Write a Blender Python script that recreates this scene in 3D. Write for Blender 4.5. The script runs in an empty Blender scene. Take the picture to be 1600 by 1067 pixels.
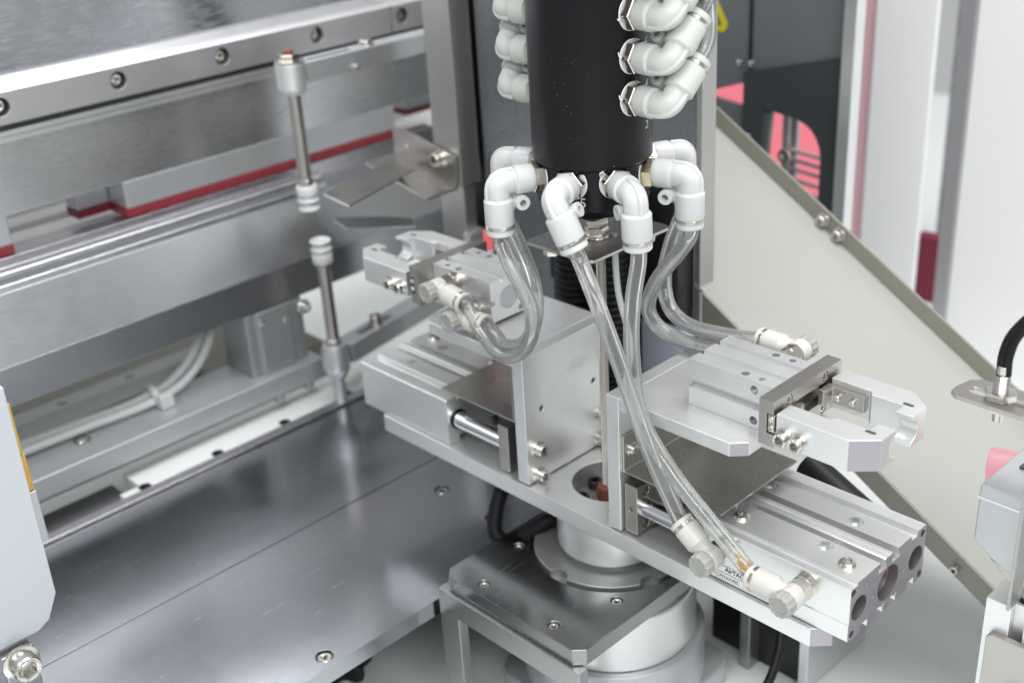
import bpy, bmesh, math, random
from mathutils import Vector as V, Matrix
random.seed(7)
S = 0.001                                   # everything below is measured in millimetres
scene = bpy.context.scene
COL = scene.collection
# ------------------------------------------------------------------ camera
CAM = V((378.8, -412.3, 353.7))
RIGHT = V((0.69843514, 0.71334333, -0.0577031))
UP = -V((0.2737111, -0.34074663, -0.8994298))
FWD = V((-0.66126439, 0.6123994, -0.43323941))
cd = bpy.data.cameras.new('camera'); cam = bpy.data.objects.new('camera', cd); COL.objects.link(cam)
m = Matrix.Identity(4)
for i in range(3):
    m[i][0] = RIGHT[i]; m[i][1] = UP[i]; m[i][2] = -FWD[i]; m[i][3] = CAM[i] * S
cam.matrix_world = m
cd.sensor_width = 36; cd.lens = 42.43; cd.clip_start = 0.01; cd.clip_end = 50
cd.dof.use_dof = True; cd.dof.focus_distance = 0.55; cd.dof.aperture_fstop = 7.1; cd.dof.aperture_blades = 9
scene.camera = cam
# ------------------------------------------------------------------ light: an exhibition hall ceiling panel and added fill lamps
w = bpy.data.worlds.new('World'); scene.world = w; w.use_nodes = True
bg = w.node_tree.nodes['Background']; bg.inputs[0].default_value = (0.96, 0.985, 0.99, 1); bg.inputs[1].default_value = 0.52
def lamp(name, loc, target, sx, sy, power, col=(1, 1, 1)):
    d = bpy.data.lights.new(name, 'AREA'); d.shape = 'RECTANGLE'; d.size = sx; d.size_y = sy; d.energy = power; d.color = col
    o = bpy.data.objects.new(name, d); COL.objects.link(o); o.location = loc
    o.rotation_euler = (V(target) - V(loc)).to_track_quat('-Z', 'Y').to_euler(); return o
lamp('ceiling_or_fill_light', (0.35, 0.25, 1.9), (0.1, 0.05, 0), 0.9, 0.9, 33, (1.0, 0.985, 0.965))
lamp('ceiling_or_fill_light', (1.7, -0.9, 1.5), (0, 0, 0.05), 1.6, 0.9, 26, (0.98, 1.0, 0.995))  # fill lamp added on the right to brighten the beams
lamp('ceiling_or_fill_light', (0.7, -1.7, 2.1), (-0.05, 0.3, 0), 1.2, 0.6, 26, (0.99, 1.0, 0.995))  # fill lamp added behind the camera to whiten the far posts
lamp('ceiling_or_fill_light', (-0.95, -0.1, 2.2), (-0.4, 0, 0), 0.8, 0.8, 14, (0.98, 0.99, 1.0))  # fill lamp added over the rear left to brighten the grooved gap
scene.view_settings.view_transform = 'Standard'; scene.view_settings.look = 'None'
scene.view_settings.gamma = 1.0; scene.view_settings.exposure = -0.12; scene.view_settings.use_curve_mapping = False
scene.cycles.max_bounces = 14; scene.cycles.transmission_bounces = 14; scene.cycles.transparent_max_bounces = 24
scene.cycles.caustics_reflective = False; scene.cycles.caustics_refractive = False
scene.cycles.sample_clamp_indirect = 6

# ------------------------------------------------------------------ materials
def nd(t, typ, **kw):
    n = t.nodes.new(typ)
    for k, v in kw.items(): setattr(n, k, v)
    return n
def mat(name, col, metal=0.0, rough=0.4, scale=900, stretch=(1, 1, 1), rvar=0.06, bump=0.0, cvar=0.05, spec=0.5, big=0.0, extra=None):
    M = bpy.data.materials.new(name); M.use_nodes = True; t = M.node_tree; b = t.nodes['Principled BSDF']
    b.inputs['Metallic'].default_value = metal; b.inputs['Specular IOR Level'].default_value = spec
    tc = nd(t, 'ShaderNodeTexCoord'); mp = nd(t, 'ShaderNodeMapping'); mp.inputs['Scale'].default_value = [s * scale for s in stretch]
    t.links.new(tc.outputs['Object'], mp.inputs[0])
    n = nd(t, 'ShaderNodeTexNoise'); n.inputs['Scale'].default_value = 1.0; n.inputs['Detail'].default_value = 4
    t.links.new(mp.outputs[0], n.inputs[0])
    mr = nd(t, 'ShaderNodeMapRange'); mr.inputs[1].default_value = 0.3; mr.inputs[2].default_value = 0.7
    mr.inputs[3].default_value = max(0.02, rough - rvar); mr.inputs[4].default_value = rough + rvar
    t.links.new(n.outputs[0], mr.inputs[0])
    n2 = nd(t, 'ShaderNodeTexNoise'); n2.inputs['Scale'].default_value = 45; n2.inputs['Detail'].default_value = 3   # broad smudges
    t.links.new(tc.outputs['Object'], n2.inputs[0])
    ad = nd(t, 'ShaderNodeMath', operation='MULTIPLY_ADD'); ad.inputs[1].default_value = big; ad.use_clamp = True
    sb = nd(t, 'ShaderNodeMath', operation='SUBTRACT'); sb.inputs[1].default_value = 0.5; t.links.new(n2.outputs[0], sb.inputs[0])
    t.links.new(sb.outputs[0], ad.inputs[0]); t.links.new(mr.outputs[0], ad.inputs[2]); t.links.new(ad.outputs[0], b.inputs['Roughness'])
    mx = nd(t, 'ShaderNodeMix', data_type='RGBA'); c = list(col) + [1]
    mx.inputs[6].default_value = [v * (1 - cvar) for v in col] + [1]; mx.inputs[7].default_value = [min(1, v * (1 + cvar)) for v in col] + [1]
    t.links.new(n2.outputs[0] if big else n.outputs[0], mx.inputs[0]); t.links.new(mx.outputs[2], b.inputs['Base Color'])
    if bump:
        bp = nd(t, 'ShaderNodeBump'); bp.inputs['Strength'].default_value = bump; bp.inputs['Distance'].default_value = 0.0002
        t.links.new(n.outputs[0], bp.inputs['Height']); t.links.new(bp.outputs[0], b.inputs['Normal'])
    if extra: extra(t, b)
    return M
def sss(v):
    def f(t, b):
        b.inputs['Subsurface Weight'].default_value = v; b.inputs['Subsurface Radius'].default_value = (0.003, 0.003, 0.0025); b.inputs['Subsurface Scale'].default_value = 1.0
    return f
def scratches(ax, amt, col=.0):
    """fine hairline scratches: thresholded, strongly stretched noise raising the roughness"""
    def f(t, b):
        tc = nd(t, 'ShaderNodeTexCoord'); prev = b.inputs['Roughness'].links[0].from_socket; acc = prev
        for k, (sc_, rot) in enumerate(((1.0, .25), (1.6, -.5), (.7, 1.1))):
            mp = nd(t, 'ShaderNodeMapping'); mp.inputs['Rotation'].default_value = (0, 0, rot + ax); mp.inputs['Scale'].default_value = (900 * sc_, 22 * sc_, 60)
            t.links.new(tc.outputs['Object'], mp.inputs[0])
            n = nd(t, 'ShaderNodeTexNoise'); n.inputs['Scale'].default_value = 1; n.inputs['Detail'].default_value = 1; t.links.new(mp.outputs[0], n.inputs[0])
            r = nd(t, 'ShaderNodeMapRange'); r.inputs[1].default_value = .70; r.inputs[2].default_value = .78; r.inputs[3].default_value = 0; r.inputs[4].default_value = amt; t.links.new(n.outputs[0], r.inputs[0])
            a = nd(t, 'ShaderNodeMath', operation='ADD'); a.use_clamp = True; t.links.new(acc, a.inputs[0]); t.links.new(r.outputs[0], a.inputs[1]); acc = a.outputs[0]
        t.links.new(acc, b.inputs['Roughness'])
    return f
def emit(name, col, s):
    M = bpy.data.materials.new(name); M.use_nodes = True; b = M.node_tree.nodes['Principled BSDF']
    b.inputs['Base Color'].default_value = (.06, .05, .05, 1); b.inputs['Emission Color'].default_value = list(col) + [1]; b.inputs['Emission Strength'].default_value = s; b.inputs['Roughness'].default_value = .5
    return M
ALU = mat('anodised_aluminium', (.84, .85, .85), .80, .38, 3200, (1, 1, 1), .04, .06, .04, big=.12, extra=scratches(.4, .10))
ALU2 = mat('dull_anodised_aluminium', (.60, .615, .635), .75, .45, 2200, (1, 1, 1), .05, .05, .04, big=.05)
MILL = mat('milled_aluminium', (.70, .71, .73), .94, .28, 1600, (1, .05, 1), .025, .012, .02, big=.05)
CUT = mat('cut_reflection_aluminium', (.42, .40, .435), .75, .45, 1800, (1, 1, 1), .07, .08, .05, big=.06)  # saw-cut ends and chamfers, lilac reflection of the surroundings put into the colour
BORE = mat('shade_dark_bore_aluminium', (.20, .195, .20), .6, .5, 1800, (1, 1, 1), .07, .08, .05)  # bore and counterbore walls, the shade inside put into the colour
BED = mat('ground_steel', (.46, .475, .505), 1.0, .19, 2400, (1, .2, 1), .04, .02, .03, big=.10, extra=scratches(.3, .07))
BASEP = mat('polished_base_steel', (.31, .315, .32), 1.0, .19, 2600, (.15, 1, 1), .05, .03, .03, big=.10, extra=scratches(1.0, .25))
DISC = mat('dull_cast_disc', (.34, .345, .345), .7, .42, 2600, (1, 1, 1), .05, .04, .04, big=.08)
BRUSH = mat('brushed_sheet_steel', (.58, .60, .64), 1.0, .24, 700, (1, .12, 1), .10, .22, .08, big=.10)
RAILM = mat('ground_rail_steel', (.70, .695, .71), .9, .38, 1600, (1, .05, 1), .03, .01, .02, big=.04)
GALV = mat('galvanised_frame', (.40, .41, .41), .9, .32, 1200, (1, 1, 1), .08, .03, .05, big=.10)
STEEL = mat('nickel_plated_steel', (.50, .475, .45), 1.0, .34, 1500, (1, 1, 1), .06, .06, .05, big=.05)
SHEET = mat('stainless_sheet', (.50, .48, .455), 1.0, .29, 2600, (1, .2, 1), .03, .0, .03, big=.12, extra=scratches(.6, .15))
ROD = mat('chromed_rod', (.72, .73, .75), 1.0, .10, 900, (1, 1, 1), .02, 0, .02)
SCREW = mat('stainless_screw', (.66, .64, .60), 1.0, .25, 1800, (1, 1, 1), .06, .05, .05)
NICK = mat('nickel_brass', (.66, .62, .56), 1.0, .22, 1800, (1, 1, 1), .05, .03, .05)
BRASS = mat('brass_insert', (.62, .53, .38), 1.0, .25, 1800, (1, 1, 1), .05, .03, .05)
BLKA = mat('black_anodised', (.006, .006, .008), .0, .34, 3000, (1, 1, 1), .05, .02, .1, .30, big=.06)
BLK = mat('black_rubber', (.007, .007, .008), 0, .5, 1500, (1, 1, 1), .06, .05, .1, .3)
BLKS = mat('black_oxide_steel', (.02, .02, .022), .3, .35, 1500, (1, 1, 1), .06, .05, .1)
HOLE = mat('shade_dark_hole', (.035, .035, .038), .2, .6, 1500)  # rail hole walls, darkened in colour for the shade inside
PLAS = mat('white_fitting_plastic', (.66, .67, .67), 0, .34, 1600, (1, 1, 1), .05, .03, .02, .5, big=.10, extra=sss(.12))
PLASU = mat('greyish_white_fitting_plastic', (.60, .615, .59), 0, .36, 1600, (1, 1, 1), .05, .03, .03, .5, big=.10, extra=sss(.10))
PLASC = mat('cream_fitting_plastic', (.62, .605, .565), 0, .36, 1600, (1, 1, 1), .05, .015, .03, .5, extra=sss(.10))
KNOB = mat('grey_knob_plastic', (.36, .36, .34), 0, .42, 1500, (1, 1, 1), .05, .05, .06)
TAPE = mat('thread_tape', (.85, .86, .86), 0, .55, 2500, (1, 1, 1), .05, .2, .03)
SILI = mat('translucent_silicone', (.84, .86, .87), 0, .38, 1200, (1, 1, 1), .05, .02, .03, .5, extra=lambda t, b: (b.inputs.__getitem__('Transmission Weight').__setattr__('default_value', .22), b.inputs.__getitem__('IOR').__setattr__('default_value', 1.35)))
ACRY = mat('milky_acrylic', (.53, .56, .60), 0, .26, 300, (1, 1, 1), .0, 0, .0, .5)
AMB = mat('amber_plastic', (.80, .45, .08), 0, .35, 600, (1, 1, 1), .05, .03, .1)
BEIGE = mat('beige_painted_sheet', (.362, .364, .338), 0, .36, 900, (1, 1, 1), .04, .03, .03, .45, big=.10, extra=scratches(.5, .12))
OLIVE = mat('raw_chute_edge', (.29, .282, .24), .3, .42, 900, (1, 1, 1), .06, .04, .06, big=.08)
TABLE = mat('pale_table_laminate', (.74, .78, .775), 0, .32, 300, (1, 1, 1), .05, .01, .02, .5)
DARKP = mat('slate_painted_panel', (.17, .18, .19), .1, .40, 900, (1, 1, 1), .05, .04, .05, big=.05)
DARKC = mat('dark_cover_paint', (.055, .06, .065), .1, .42, 900, (1, 1, 1), .05, .04, .05, big=.05)
DARKM = mat('dark_steel_panel', (.25, .262, .275), .9, .26, 1600, (1, 1, .1), .03, .01, .03, big=.06)
BEAM = mat('satin_beam_aluminium', (.47, .485, .51), .92, .30, 1600, (1, .05, 1), .025, .012, .02, big=.06)
PINKD = mat('pink_glow_paint', (.88, .55, .60), 0, .5, 400)  # pink glow of the strip put into a plain paint colour
UPR = mat('upright_steel', (.44, .435, .42), .75, .34, 1600, (1, 1, .1), .05, .02, .03, big=.05)
WHITE = mat('white_powder_coat', (.92, .92, .925), 0, .45, 800, (1, 1, 1), .04, .02, .02)
RED = mat('red_wiper_strip', (.25, .03, .04), 0, .5, 800, (1, 1, 1), .05, .02, .06)
GREYB = mat('grey_cast_block', (.33, .345, .355), .5, .45, 1200, (1, 1, 1), .05, .06, .05)
LILAC = mat('slide_bar_steel', (.56, .545, .58), 1.0, .28, 1600, (1, .05, 1), .03, .01, .02, big=.05)
YEL = mat('warning_yellow', (.70, .62, .02), 0, .45, 700)
PRINT = mat('black_print', (.06, .06, .065), 0, .6, 700)
ETCH = mat('etched_white', (.62, .63, .64), 0, .6, 700)
ETCHG = mat('etched_grey', (.30, .30, .31), .3, .5, 700)
COPP = mat('red_brown_sleeve', (.26, .09, .06), .2, .4, 1200, big=.1)
PINK = emit('red_lit_backdrop', (1.0, .26, .32), .95)
PINKW = emit('red_lit_lens', (.95, .42, .48), .80)
REDL = emit('red_sensor_light', (1.0, .05, .05), 2.5)
BLUEW = mat('pale_blue_wrap', (.72, .78, .95), 0, .6, 500, big=.1)
DKRED = mat('dark_red_cloth', (.20, .02, .045), 0, .7, 300)
DGREY = mat('distant_grey', (.30, .30, .32), 0, .6, 60, big=.2, cvar=.4)
def tubemat(name):
    M = bpy.data.materials.new(name); M.use_nodes = True; t = M.node_tree; out = t.nodes['Material Output']; t.nodes.remove(t.nodes['Principled BSDF'])
    tr = nd(t, 'ShaderNodeBsdfTransparent'); tr.inputs[0].default_value = (.995, 1, .995, 1)
    gl = nd(t, 'ShaderNodeBsdfGlossy'); gl.inputs[0].default_value = (1, 1, 1, 1); gl.inputs['Roughness'].default_value = .07
    rf = nd(t, 'ShaderNodeBsdfRefraction'); rf.inputs[0].default_value = (1, 1, 1, 1); rf.inputs['IOR'].default_value = 1.12; rf.inputs['Roughness'].default_value = .05
    df = nd(t, 'ShaderNodeBsdfDiffuse'); df.inputs[0].default_value = (.95, .965, .95, 1)
    tl = nd(t, 'ShaderNodeBsdfTranslucent'); tl.inputs[0].default_value = (.95, .965, .95, 1)
    def mx(f, a, b):
        m_ = nd(t, 'ShaderNodeMixShader'); t.links.new(a.outputs[0], m_.inputs[1]); t.links.new(b.outputs[0], m_.inputs[2])
        if isinstance(f, float): m_.inputs[0].default_value = f
        else: t.links.new(f, m_.inputs[0])
        return m_
    lw = nd(t, 'ShaderNodeLayerWeight'); lw.inputs[0].default_value = .35
    fr = nd(t, 'ShaderNodeFresnel'); fr.inputs[0].default_value = 1.42
    pw = nd(t, 'ShaderNodeMath', operation='MULTIPLY_ADD'); pw.inputs[1].default_value = .42; pw.inputs[2].default_value = .095; t.links.new(lw.outputs['Facing'], pw.inputs[0])
    core = mx(.12, tr, rf); milky = mx(pw.outputs[0], core, mx(.5, df, tl)); fm_ = nd(t, 'ShaderNodeMath', operation='MULTIPLY'); fm_.inputs[1].default_value = .85; t.links.new(fr.outputs[0], fm_.inputs[0]); fin = mx(fm_.outputs[0], milky, gl)
    t.links.new(fin.outputs[0], out.inputs[0]); return M
TUBE = tubemat('clear_polyurethane')
STAIN = mat('orange_residue', (.72, .38, .08), 0, .4, 900, (1, 1, 1), .05, .02, .45)

# ------------------------------------------------------------------ mesh helpers
ORG = {}
class MB:
    def __init__(s, M=None): s.v = []; s.f = []; s.M = M or Matrix.Identity(4)
    def add(s, vs, fs):
        o = len(s.v); s.v += [s.M @ V(p) for p in vs]; s.f += [[o + i for i in f] for f in fs]; return s
    def box(s, x0, x1, y0, y1, z0, z1):
        return s.add([(x, y, z) for z in (z0, z1) for y in (y0, y1) for x in (x0, x1)],
                     [(0, 2, 3, 1), (4, 5, 7, 6), (0, 1, 5, 4), (2, 6, 7, 3), (0, 4, 6, 2), (1, 3, 7, 5)])
    def prism(s, pts, ax, a, b):
        n = len(pts)
        def P(p, t): return {'x': (t, p[0], p[1]), 'y': (p[0], t, p[1]), 'z': (p[0], p[1], t)}[ax]
        area = sum(pts[i][0] * pts[(i + 1) % n][1] - pts[(i + 1) % n][0] * pts[i][1] for i in range(n))
        if ax == 'y': area = -area
        if area < 0: pts = pts[::-1]
        vs = [P(p, a) for p in pts] + [P(p, b) for p in pts]
        fs = [list(range(n))[::-1], list(range(n, 2 * n))] + [(i, (i + 1) % n, n + (i + 1) % n, n + i) for i in range(n)]
        if b < a: fs = [f[::-1] for f in fs]
        return s.add(vs, fs)
    def rings(s, rings, cap0=True, cap1=True, closed=False):
        n = len(rings[0]); vs = [p for r in rings for p in r]; fs = []
        K = len(rings)
        for k in range(K if closed else K - 1):
            for i in range(n):
                a = k * n; b = ((k + 1) % K) * n; j = (i + 1) % n
                fs.append((a + i, a + j, b + j, b + i))
        if not closed:
            if cap0: fs.append(list(range(n))[::-1])
            if cap1: fs.append([(K - 1) * n + i for i in range(n)])
        return s.add(vs, fs)
    def rev(s, prof, p, d, seg=28, shape=None, cap0=True, cap1=True, closed=False):
        p = V(p); d = V(d).normalized(); u = d.orthogonal().normalized(); v = d.cross(u)
        R = []
        for q in prof:
            r, h = q[0], q[1]; ring = []
            hexa = len(q) > 2
            for i in range(seg):
                a = 2 * math.pi * i / seg
                rr = r * (math.cos(math.pi / 6) / math.cos((a % (math.pi / 3)) - math.pi / 6)) if hexa else r
                ring.append(p + d * h + (u * math.cos(a) + v * math.sin(a)) * rr)
            R.append(ring)
        return s.rings(R, cap0, cap1, closed)
    def cyl(s, p, q, r, seg=24):
        d = V(q) - V(p); return s.rev([(r, 0), (r, d.length)], p, d, seg)
    def tube(s, pts, r, seg=16, rin=None, rfun=None):
        pts = [V(p) for p in pts]; n = len(pts)
        T = [(pts[min(i + 1, n - 1)] - pts[max(i - 1, 0)]).normalized() for i in range(n)]
        u = T[0].orthogonal().normalized(); R = []; Ri = []
        for i in range(n):
            u = (u - T[i] * u.dot(T[i])).normalized(); v = T[i].cross(u)
            rr = rfun(i / (n - 1)) * r if rfun else r
            R.append([pts[i] + (u * math.cos(2 * math.pi * k / seg) + v * math.sin(2 * math.pi * k / seg)) * rr for k in range(seg)])
            if rin: Ri.append([pts[i] + (u * math.cos(2 * math.pi * k / seg) + v * math.sin(2 * math.pi * k / seg)) * rin for k in range(seg)])
        if rin: return s.rings(R + Ri[::-1], closed=True)
        return s.rings(R)
def spline(P, n=10):
    P = [V(p) for p in P]; Q = [P[0] * 2 - P[1]] + P + [P[-1] * 2 - P[-2]]; out = []
    for i in range(1, len(Q) - 2):
        a, b, c, d = Q[i - 1:i + 3]
        for k in range(n):
            t = k / n
            out.append(.5 * ((2 * b) + (c - a) * t + (2 * a - 5 * b + 4 * c - d) * t * t + (3 * b - a - 3 * c + d) * t ** 3))
    return out + [P[-1]]
def mesh_of(mb, name, org=V((0, 0, 0))):
    me = bpy.data.meshes.new(name); me.from_pydata([tuple((v - org) * S) for v in mb.v], [], mb.f); me.update()
    bm = bmesh.new(); bm.from_mesh(me); bmesh.ops.recalc_face_normals(bm, faces=bm.faces); bm.to_mesh(me); bm.free()
    return me
def finish(o, bev, seg, ang=32):
    me = o.data
    for p in me.polygons: p.use_smooth = True
    me.set_sharp_from_angle(angle=math.radians(ang))
    if bev:
        b = o.modifiers.new('bevel', 'BEVEL'); b.width = bev * S; b.segments = seg; b.limit_method = 'ANGLE'; b.angle_limit = math.radians(40); b.harden_normals = True
        b.use_clamp_overlap = True
def build(mb, name, mt, parent=None, bev=.35, cut=None, seg=2, fm=None):
    org = ORG.get(parent.name, V((0, 0, 0))) if parent else V((0, 0, 0))
    if parent is None:                       # a one-mesh thing: its origin at the base of its bounds
        xs = [v.x for v in mb.v]; ys = [v.y for v in mb.v]; zs = [v.z for v in mb.v]
        org = V(((min(xs) + max(xs)) / 2, (min(ys) + max(ys)) / 2, min(zs)))
    me = mesh_of(mb, name, org); o = bpy.data.objects.new(name, me); COL.objects.link(o); me.materials.append(mt)
    if cut and cut.v:
        cm = mesh_of(cut, 'cutter', org); co = bpy.data.objects.new('cutter', cm); COL.objects.link(co)
        b = o.modifiers.new('cut', 'BOOLEAN'); b.object = co; b.solver = 'EXACT'; b.use_self = True
        bpy.context.view_layer.update()
        dg = bpy.context.evaluated_depsgraph_get(); nm = bpy.data.meshes.new_from_object(o.evaluated_get(dg))
        o.modifiers.clear(); o.data = nm; nm.name = name; bpy.data.objects.remove(co); bpy.data.meshes.remove(cm); bpy.data.meshes.remove(me)
        if not nm.materials: nm.materials.append(mt)
    if fm:
        for fn, fmat in fm:
            o.data.materials.append(fmat); k_ = len(o.data.materials) - 1
            for p in o.data.polygons:
                if fn(p.center / S + org, p.normal): p.material_index = k_
    finish(o, bev, seg)
    if parent: o.parent = parent
    else: o.location = org * S
    ORG[o.name] = org
    return o
def tag(o, label, cat, group=None):
    o['label'] = label; o['category'] = cat
    if group: o['group'] = group
    return o
def struct(o): o['kind'] = 'structure'; return o
def thing(name, label, cat, loc, group=None):
    o = bpy.data.objects.new(name, None); COL.objects.link(o); o.empty_display_size = .01; o.location = V(loc) * S
    ORG[o.name] = V(loc); return tag(o, label, cat, group)
def inst(name, me, M, parent):               # a part that shares mesh data; M places it in world millimetres
    o = bpy.data.objects.new(name, me); COL.objects.link(o); o.parent = parent
    org = ORG[parent.name]; L = M.copy(); L.translation = (M.translation - org) * S; o.matrix_local = L
    ORG[o.name] = org; return o
def frame(p, d, roll=0):
    d = V(d).normalized(); q = V((0, 0, 1)).rotation_difference(d)
    return Matrix.Translation(V(p)) @ q.to_matrix().to_4x4() @ Matrix.Rotation(roll, 4, 'Z')
CACHE = {}
def screw_mesh(kind, r, h, mt):
    key = (kind, r, h, mt.name)
    if key in CACHE: return CACHE[key]
    b = MB()
    if kind == 'cap':      # socket head cap screw
        a = r * .66
        b.rev([(r, 0), (r, h - .12 * r), (r * .92, h), (a * 1.06, h), (a, h - .05 * h, 1), (a, h * .1, 1), (a * .4, h * .02, 1)], (0, 0, 0), (0, 0, 1), 24)
    elif kind == 'button':
        a = r * .46
        b.rev([(r, 0), (r, h * .35), (r * .86, h * .78), (r * .55, h), (a * 1.15, h), (a, h * .93, 1), (a, h * .05, 1)], (0, 0, 0), (0, 0, 1), 24)
    elif kind == 'sunk':   # head seen inside a counterbore: dark annular gap and a socket
        a = r * .55
        b.rev([(r, 0), (r, h - .1 * r), (r * .92, h), (a * 1.1, h), (a, h * .94, 1), (a, h * .1, 1), (a * .4, 0.02, 1)], (0, 0, 0), (0, 0, 1), 24)
    elif kind == 'washer':
        b.rev([(r * .55, 0), (r, 0), (r, h * .8), (r * .96, h), (r * .55, h)], (0, 0, 0), (0, 0, 1), 24, closed=True)
    elif kind == 'hexnut':
        b.rev([(r * .97, 0, 1), (r, h * .1, 1), (r, h * .9, 1), (r * .95, h, 1)], (0, 0, 0), (0, 0, 1), 24)
    me = mesh_of(b, kind); me.materials.append(mt)
    for p in me.polygons: p.use_smooth = True
    me.set_sharp_from_angle(angle=math.radians(30)); CACHE[key] = me; return me
def screw(parent, p, d, r=2.8, h=3, washer=True, kind='cap', mt=None, name='screw', M=None):
    p = V(p); d = V(d).normalized(); mt = mt or SCREW
    if M: p = M @ p; d = (M.to_3x3() @ d)
    o = inst(name, screw_mesh(kind, r, h, mt), frame(p + d * (1.0 if washer else 0), d, random.random() * 6), parent)
    if washer: inst('washer', screw_mesh('washer', r * 1.34, 1.0, mt), frame(p, d), parent)
    return o
def text(s, size, M, mt, parent, name='printed_lettering', ext=.02, shear=0, bold=0):
    c = bpy.data.curves.new(name, 'FONT'); c.body = s; c.size = size * S; c.extrude = ext * S; c.shear = shear; c.offset = bold * S; c.resolution_u = 3
    t = bpy.data.objects.new('tmp', c); COL.objects.link(t); bpy.context.view_layer.update()
    me = bpy.data.meshes.new_from_object(t.evaluated_get(bpy.context.evaluated_depsgraph_get())); bpy.data.objects.remove(t)
    me.name = name; me.materials.clear(); me.materials.append(mt)
    o = bpy.data.objects.new(name, me); COL.objects.link(o); o.parent = parent; org = ORG[parent.name]
    L = M.copy(); L.translation = (M.translation - org) * S; o.matrix_local = L; ORG[o.name] = org; return o
def axes(p, x, y):
    x = V(x).normalized(); y = V(y).normalized(); z = x.cross(y); A = Matrix.Identity(4)
    for i in range(3): A[i][0] = x[i]; A[i][1] = y[i]; A[i][2] = z[i]; A[i][3] = p[i]
    return A
def rrect(x0, x1, y0, y1, r, n=5):
    P = []
    for cx, cy, a0 in ((x1 - r, y1 - r, 0), (x0 + r, y1 - r, 90), (x0 + r, y0 + r, 180), (x1 - r, y0 + r, 270)):
        for k in range(n + 1):
            a = math.radians(a0 + 90 * k / n); P.append((cx + r * math.cos(a), cy + r * math.sin(a)))
    return P
# ================================================================== setting
struct(build(MB().box(-1400, 900, -900, 1300, -160, -140), 'table_top', TABLE, None, 0))
AX = 4.25                                                                    # turntable axis
# ================================================================== base stand, gearbox, turntable
t = thing('base_stand', 'shiny square steel plate on legs carrying the turntable', 'stand', (AX, 0, -140))
ch = 5
pl = [(-46 + ch, -81), (55 - ch, -81), (55, -81 + ch), (55, 81 - ch), (55 - ch, 81), (-46 + ch, 81), (-46, 81 - ch), (-46, -81 + ch)]
cutr = MB().rev([(45, -60), (45, -30)], (AX, 0, 0), (0, 0, 1), 64)
for x, y in ((-32, -37), (40.6, -37), (-21.6, -73), (29.8, -73)): cutr.rev([(3.1, -60), (3.1, -30)], (x, y, 0), (0, 0, 1), 20)
build(MB().prism(pl, 'z', -49.5, -40), 'top_plate', BASEP, t, .5, cutr)
for x, y in ((-32, -37), (40.6, -37), (-21.6, -73), (29.8, -73)):
    screw(t, (x, y, -45.5), (0, 0, 1), 2.75, 4.6, False, 'sunk')
    if y < -50: inst('nut', screw_mesh('hexnut', 3.6, 3.5, BRASS), frame((x, y, -60.5), (0, 0, 1)), t)
fr = MB().box(-48.5, 56.5, -83.5, -77, -140, -49.9)                           # front leg frame with an opening
build(fr, 'leg_frame', GALV, t, .5, MB().box(-33, 42, -90, -70, -132, -64))
build(MB().box(-48.5, -41.5, -76.8, 83, -62, -49.9), 'side_rail', GALV, t, .5)
build(MB().box(49.5, 56.5, 60, 83, -140, -49.9), 'leg', GALV, t, .5)
build(MB().box(-48.5, -41.6, 60, 83, -140, -62.3), 'leg', GALV, t, .5)
t = thing('gearbox', 'round pale grey gearbox drum under the square base plate', 'gearbox', (AX, 0, -140))
gc = (AX, 0, 0)
build(MB().rev([(47, -92), (47, -60), (46, -59), (42, -59), (42, -54)], gc, (0, 0, 1), 72), 'drum', ALU, t, .5)
build(MB().rev([(52, -124), (52, -94), (51, -92.4)], gc, (0, 0, 1), 72), 'flange', ALU2, t, .5)
build(MB().prism(rrect(gc[0] - 50, gc[0] + 50, -50, 50, 14), 'z', -139.5, -124.3), 'motor_housing', ALU2, t, 1)
t = thing('turntable', 'grey notched disc and silver hub turning under the long arm', 'turntable', (AX, 0, -50))
cutr = MB()
for a in (-90, -20, 160, 90): cutr.rev([(6.2, -43), (6.2, -30)], (AX + 44.5 * math.cos(math.radians(a)), 44.5 * math.sin(math.radians(a)), 0), (0, 0, 1), 24)
build(MB().rev([(24, -50), (43, -50), (43, -38.9), (42.6, -38.5), (20, -38.5)], (AX, 0, 0), (0, 0, 1), 96), 'disc', DISC, t, .3, cutr)
build(MB().rev([(26.5, -38.4), (26.5, -36), (29.5, -35.4), (29.5, -10.2), (21.5, -10.2), (21.5, -13), (4, -13)], (AX, 0, 0), (0, 0, 1), 72), 'hub', ALU, t, .25)
build(MB().rev([(3, -12.9), (21.3, -12.9), (21.3, -12.3), (3, -12.3)], (AX, 0, 0), (0, 0, 1), 48, closed=True), 'recess_floor', DISC, t, 0)
for a in (20, 92, 164, 231, 308): screw(t, (AX + 15.5 * math.cos(math.radians(a)), 15.5 * math.sin(math.radians(a)), -12.2), (0, 0, 1), 3.9, 4.8, False, 'cap', BLKS)
build(MB().rev([(5.2, -12.2), (5.8, -11), (6.0, -6), (5.0, -4), (3.4, -3.6)], (AX - 3, 1, 0), (0, 0, 1), 28), 'sleeve', COPP, t, .3)
# ================================================================== rotating arm
t = thing('rotating_arm', 'long silver aluminium bar with chamfered ends on the turntable', 'arm', (AX, 0, -10))
x0, x1, c = -155.5, 159.5, 7
A = [(x0 + c, -34), (x1 - c, -34), (x1, -34 + c), (x1, 34 - c), (x1 - c, 34), (x0 + c, 34), (x0, 34 - c), (x0, -34 + c)]
build(MB().prism(A, 'z', -10, 0), 'plate', ALU, t, .5, MB().rev([(20.3, -20), (20.3, 10)], (AX, 0, 0), (0, 0, 1), 64), fm=[(lambda c_, n_: abs(n_.x) > .6 and abs(c_.x) > 100, CUT)])
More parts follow.
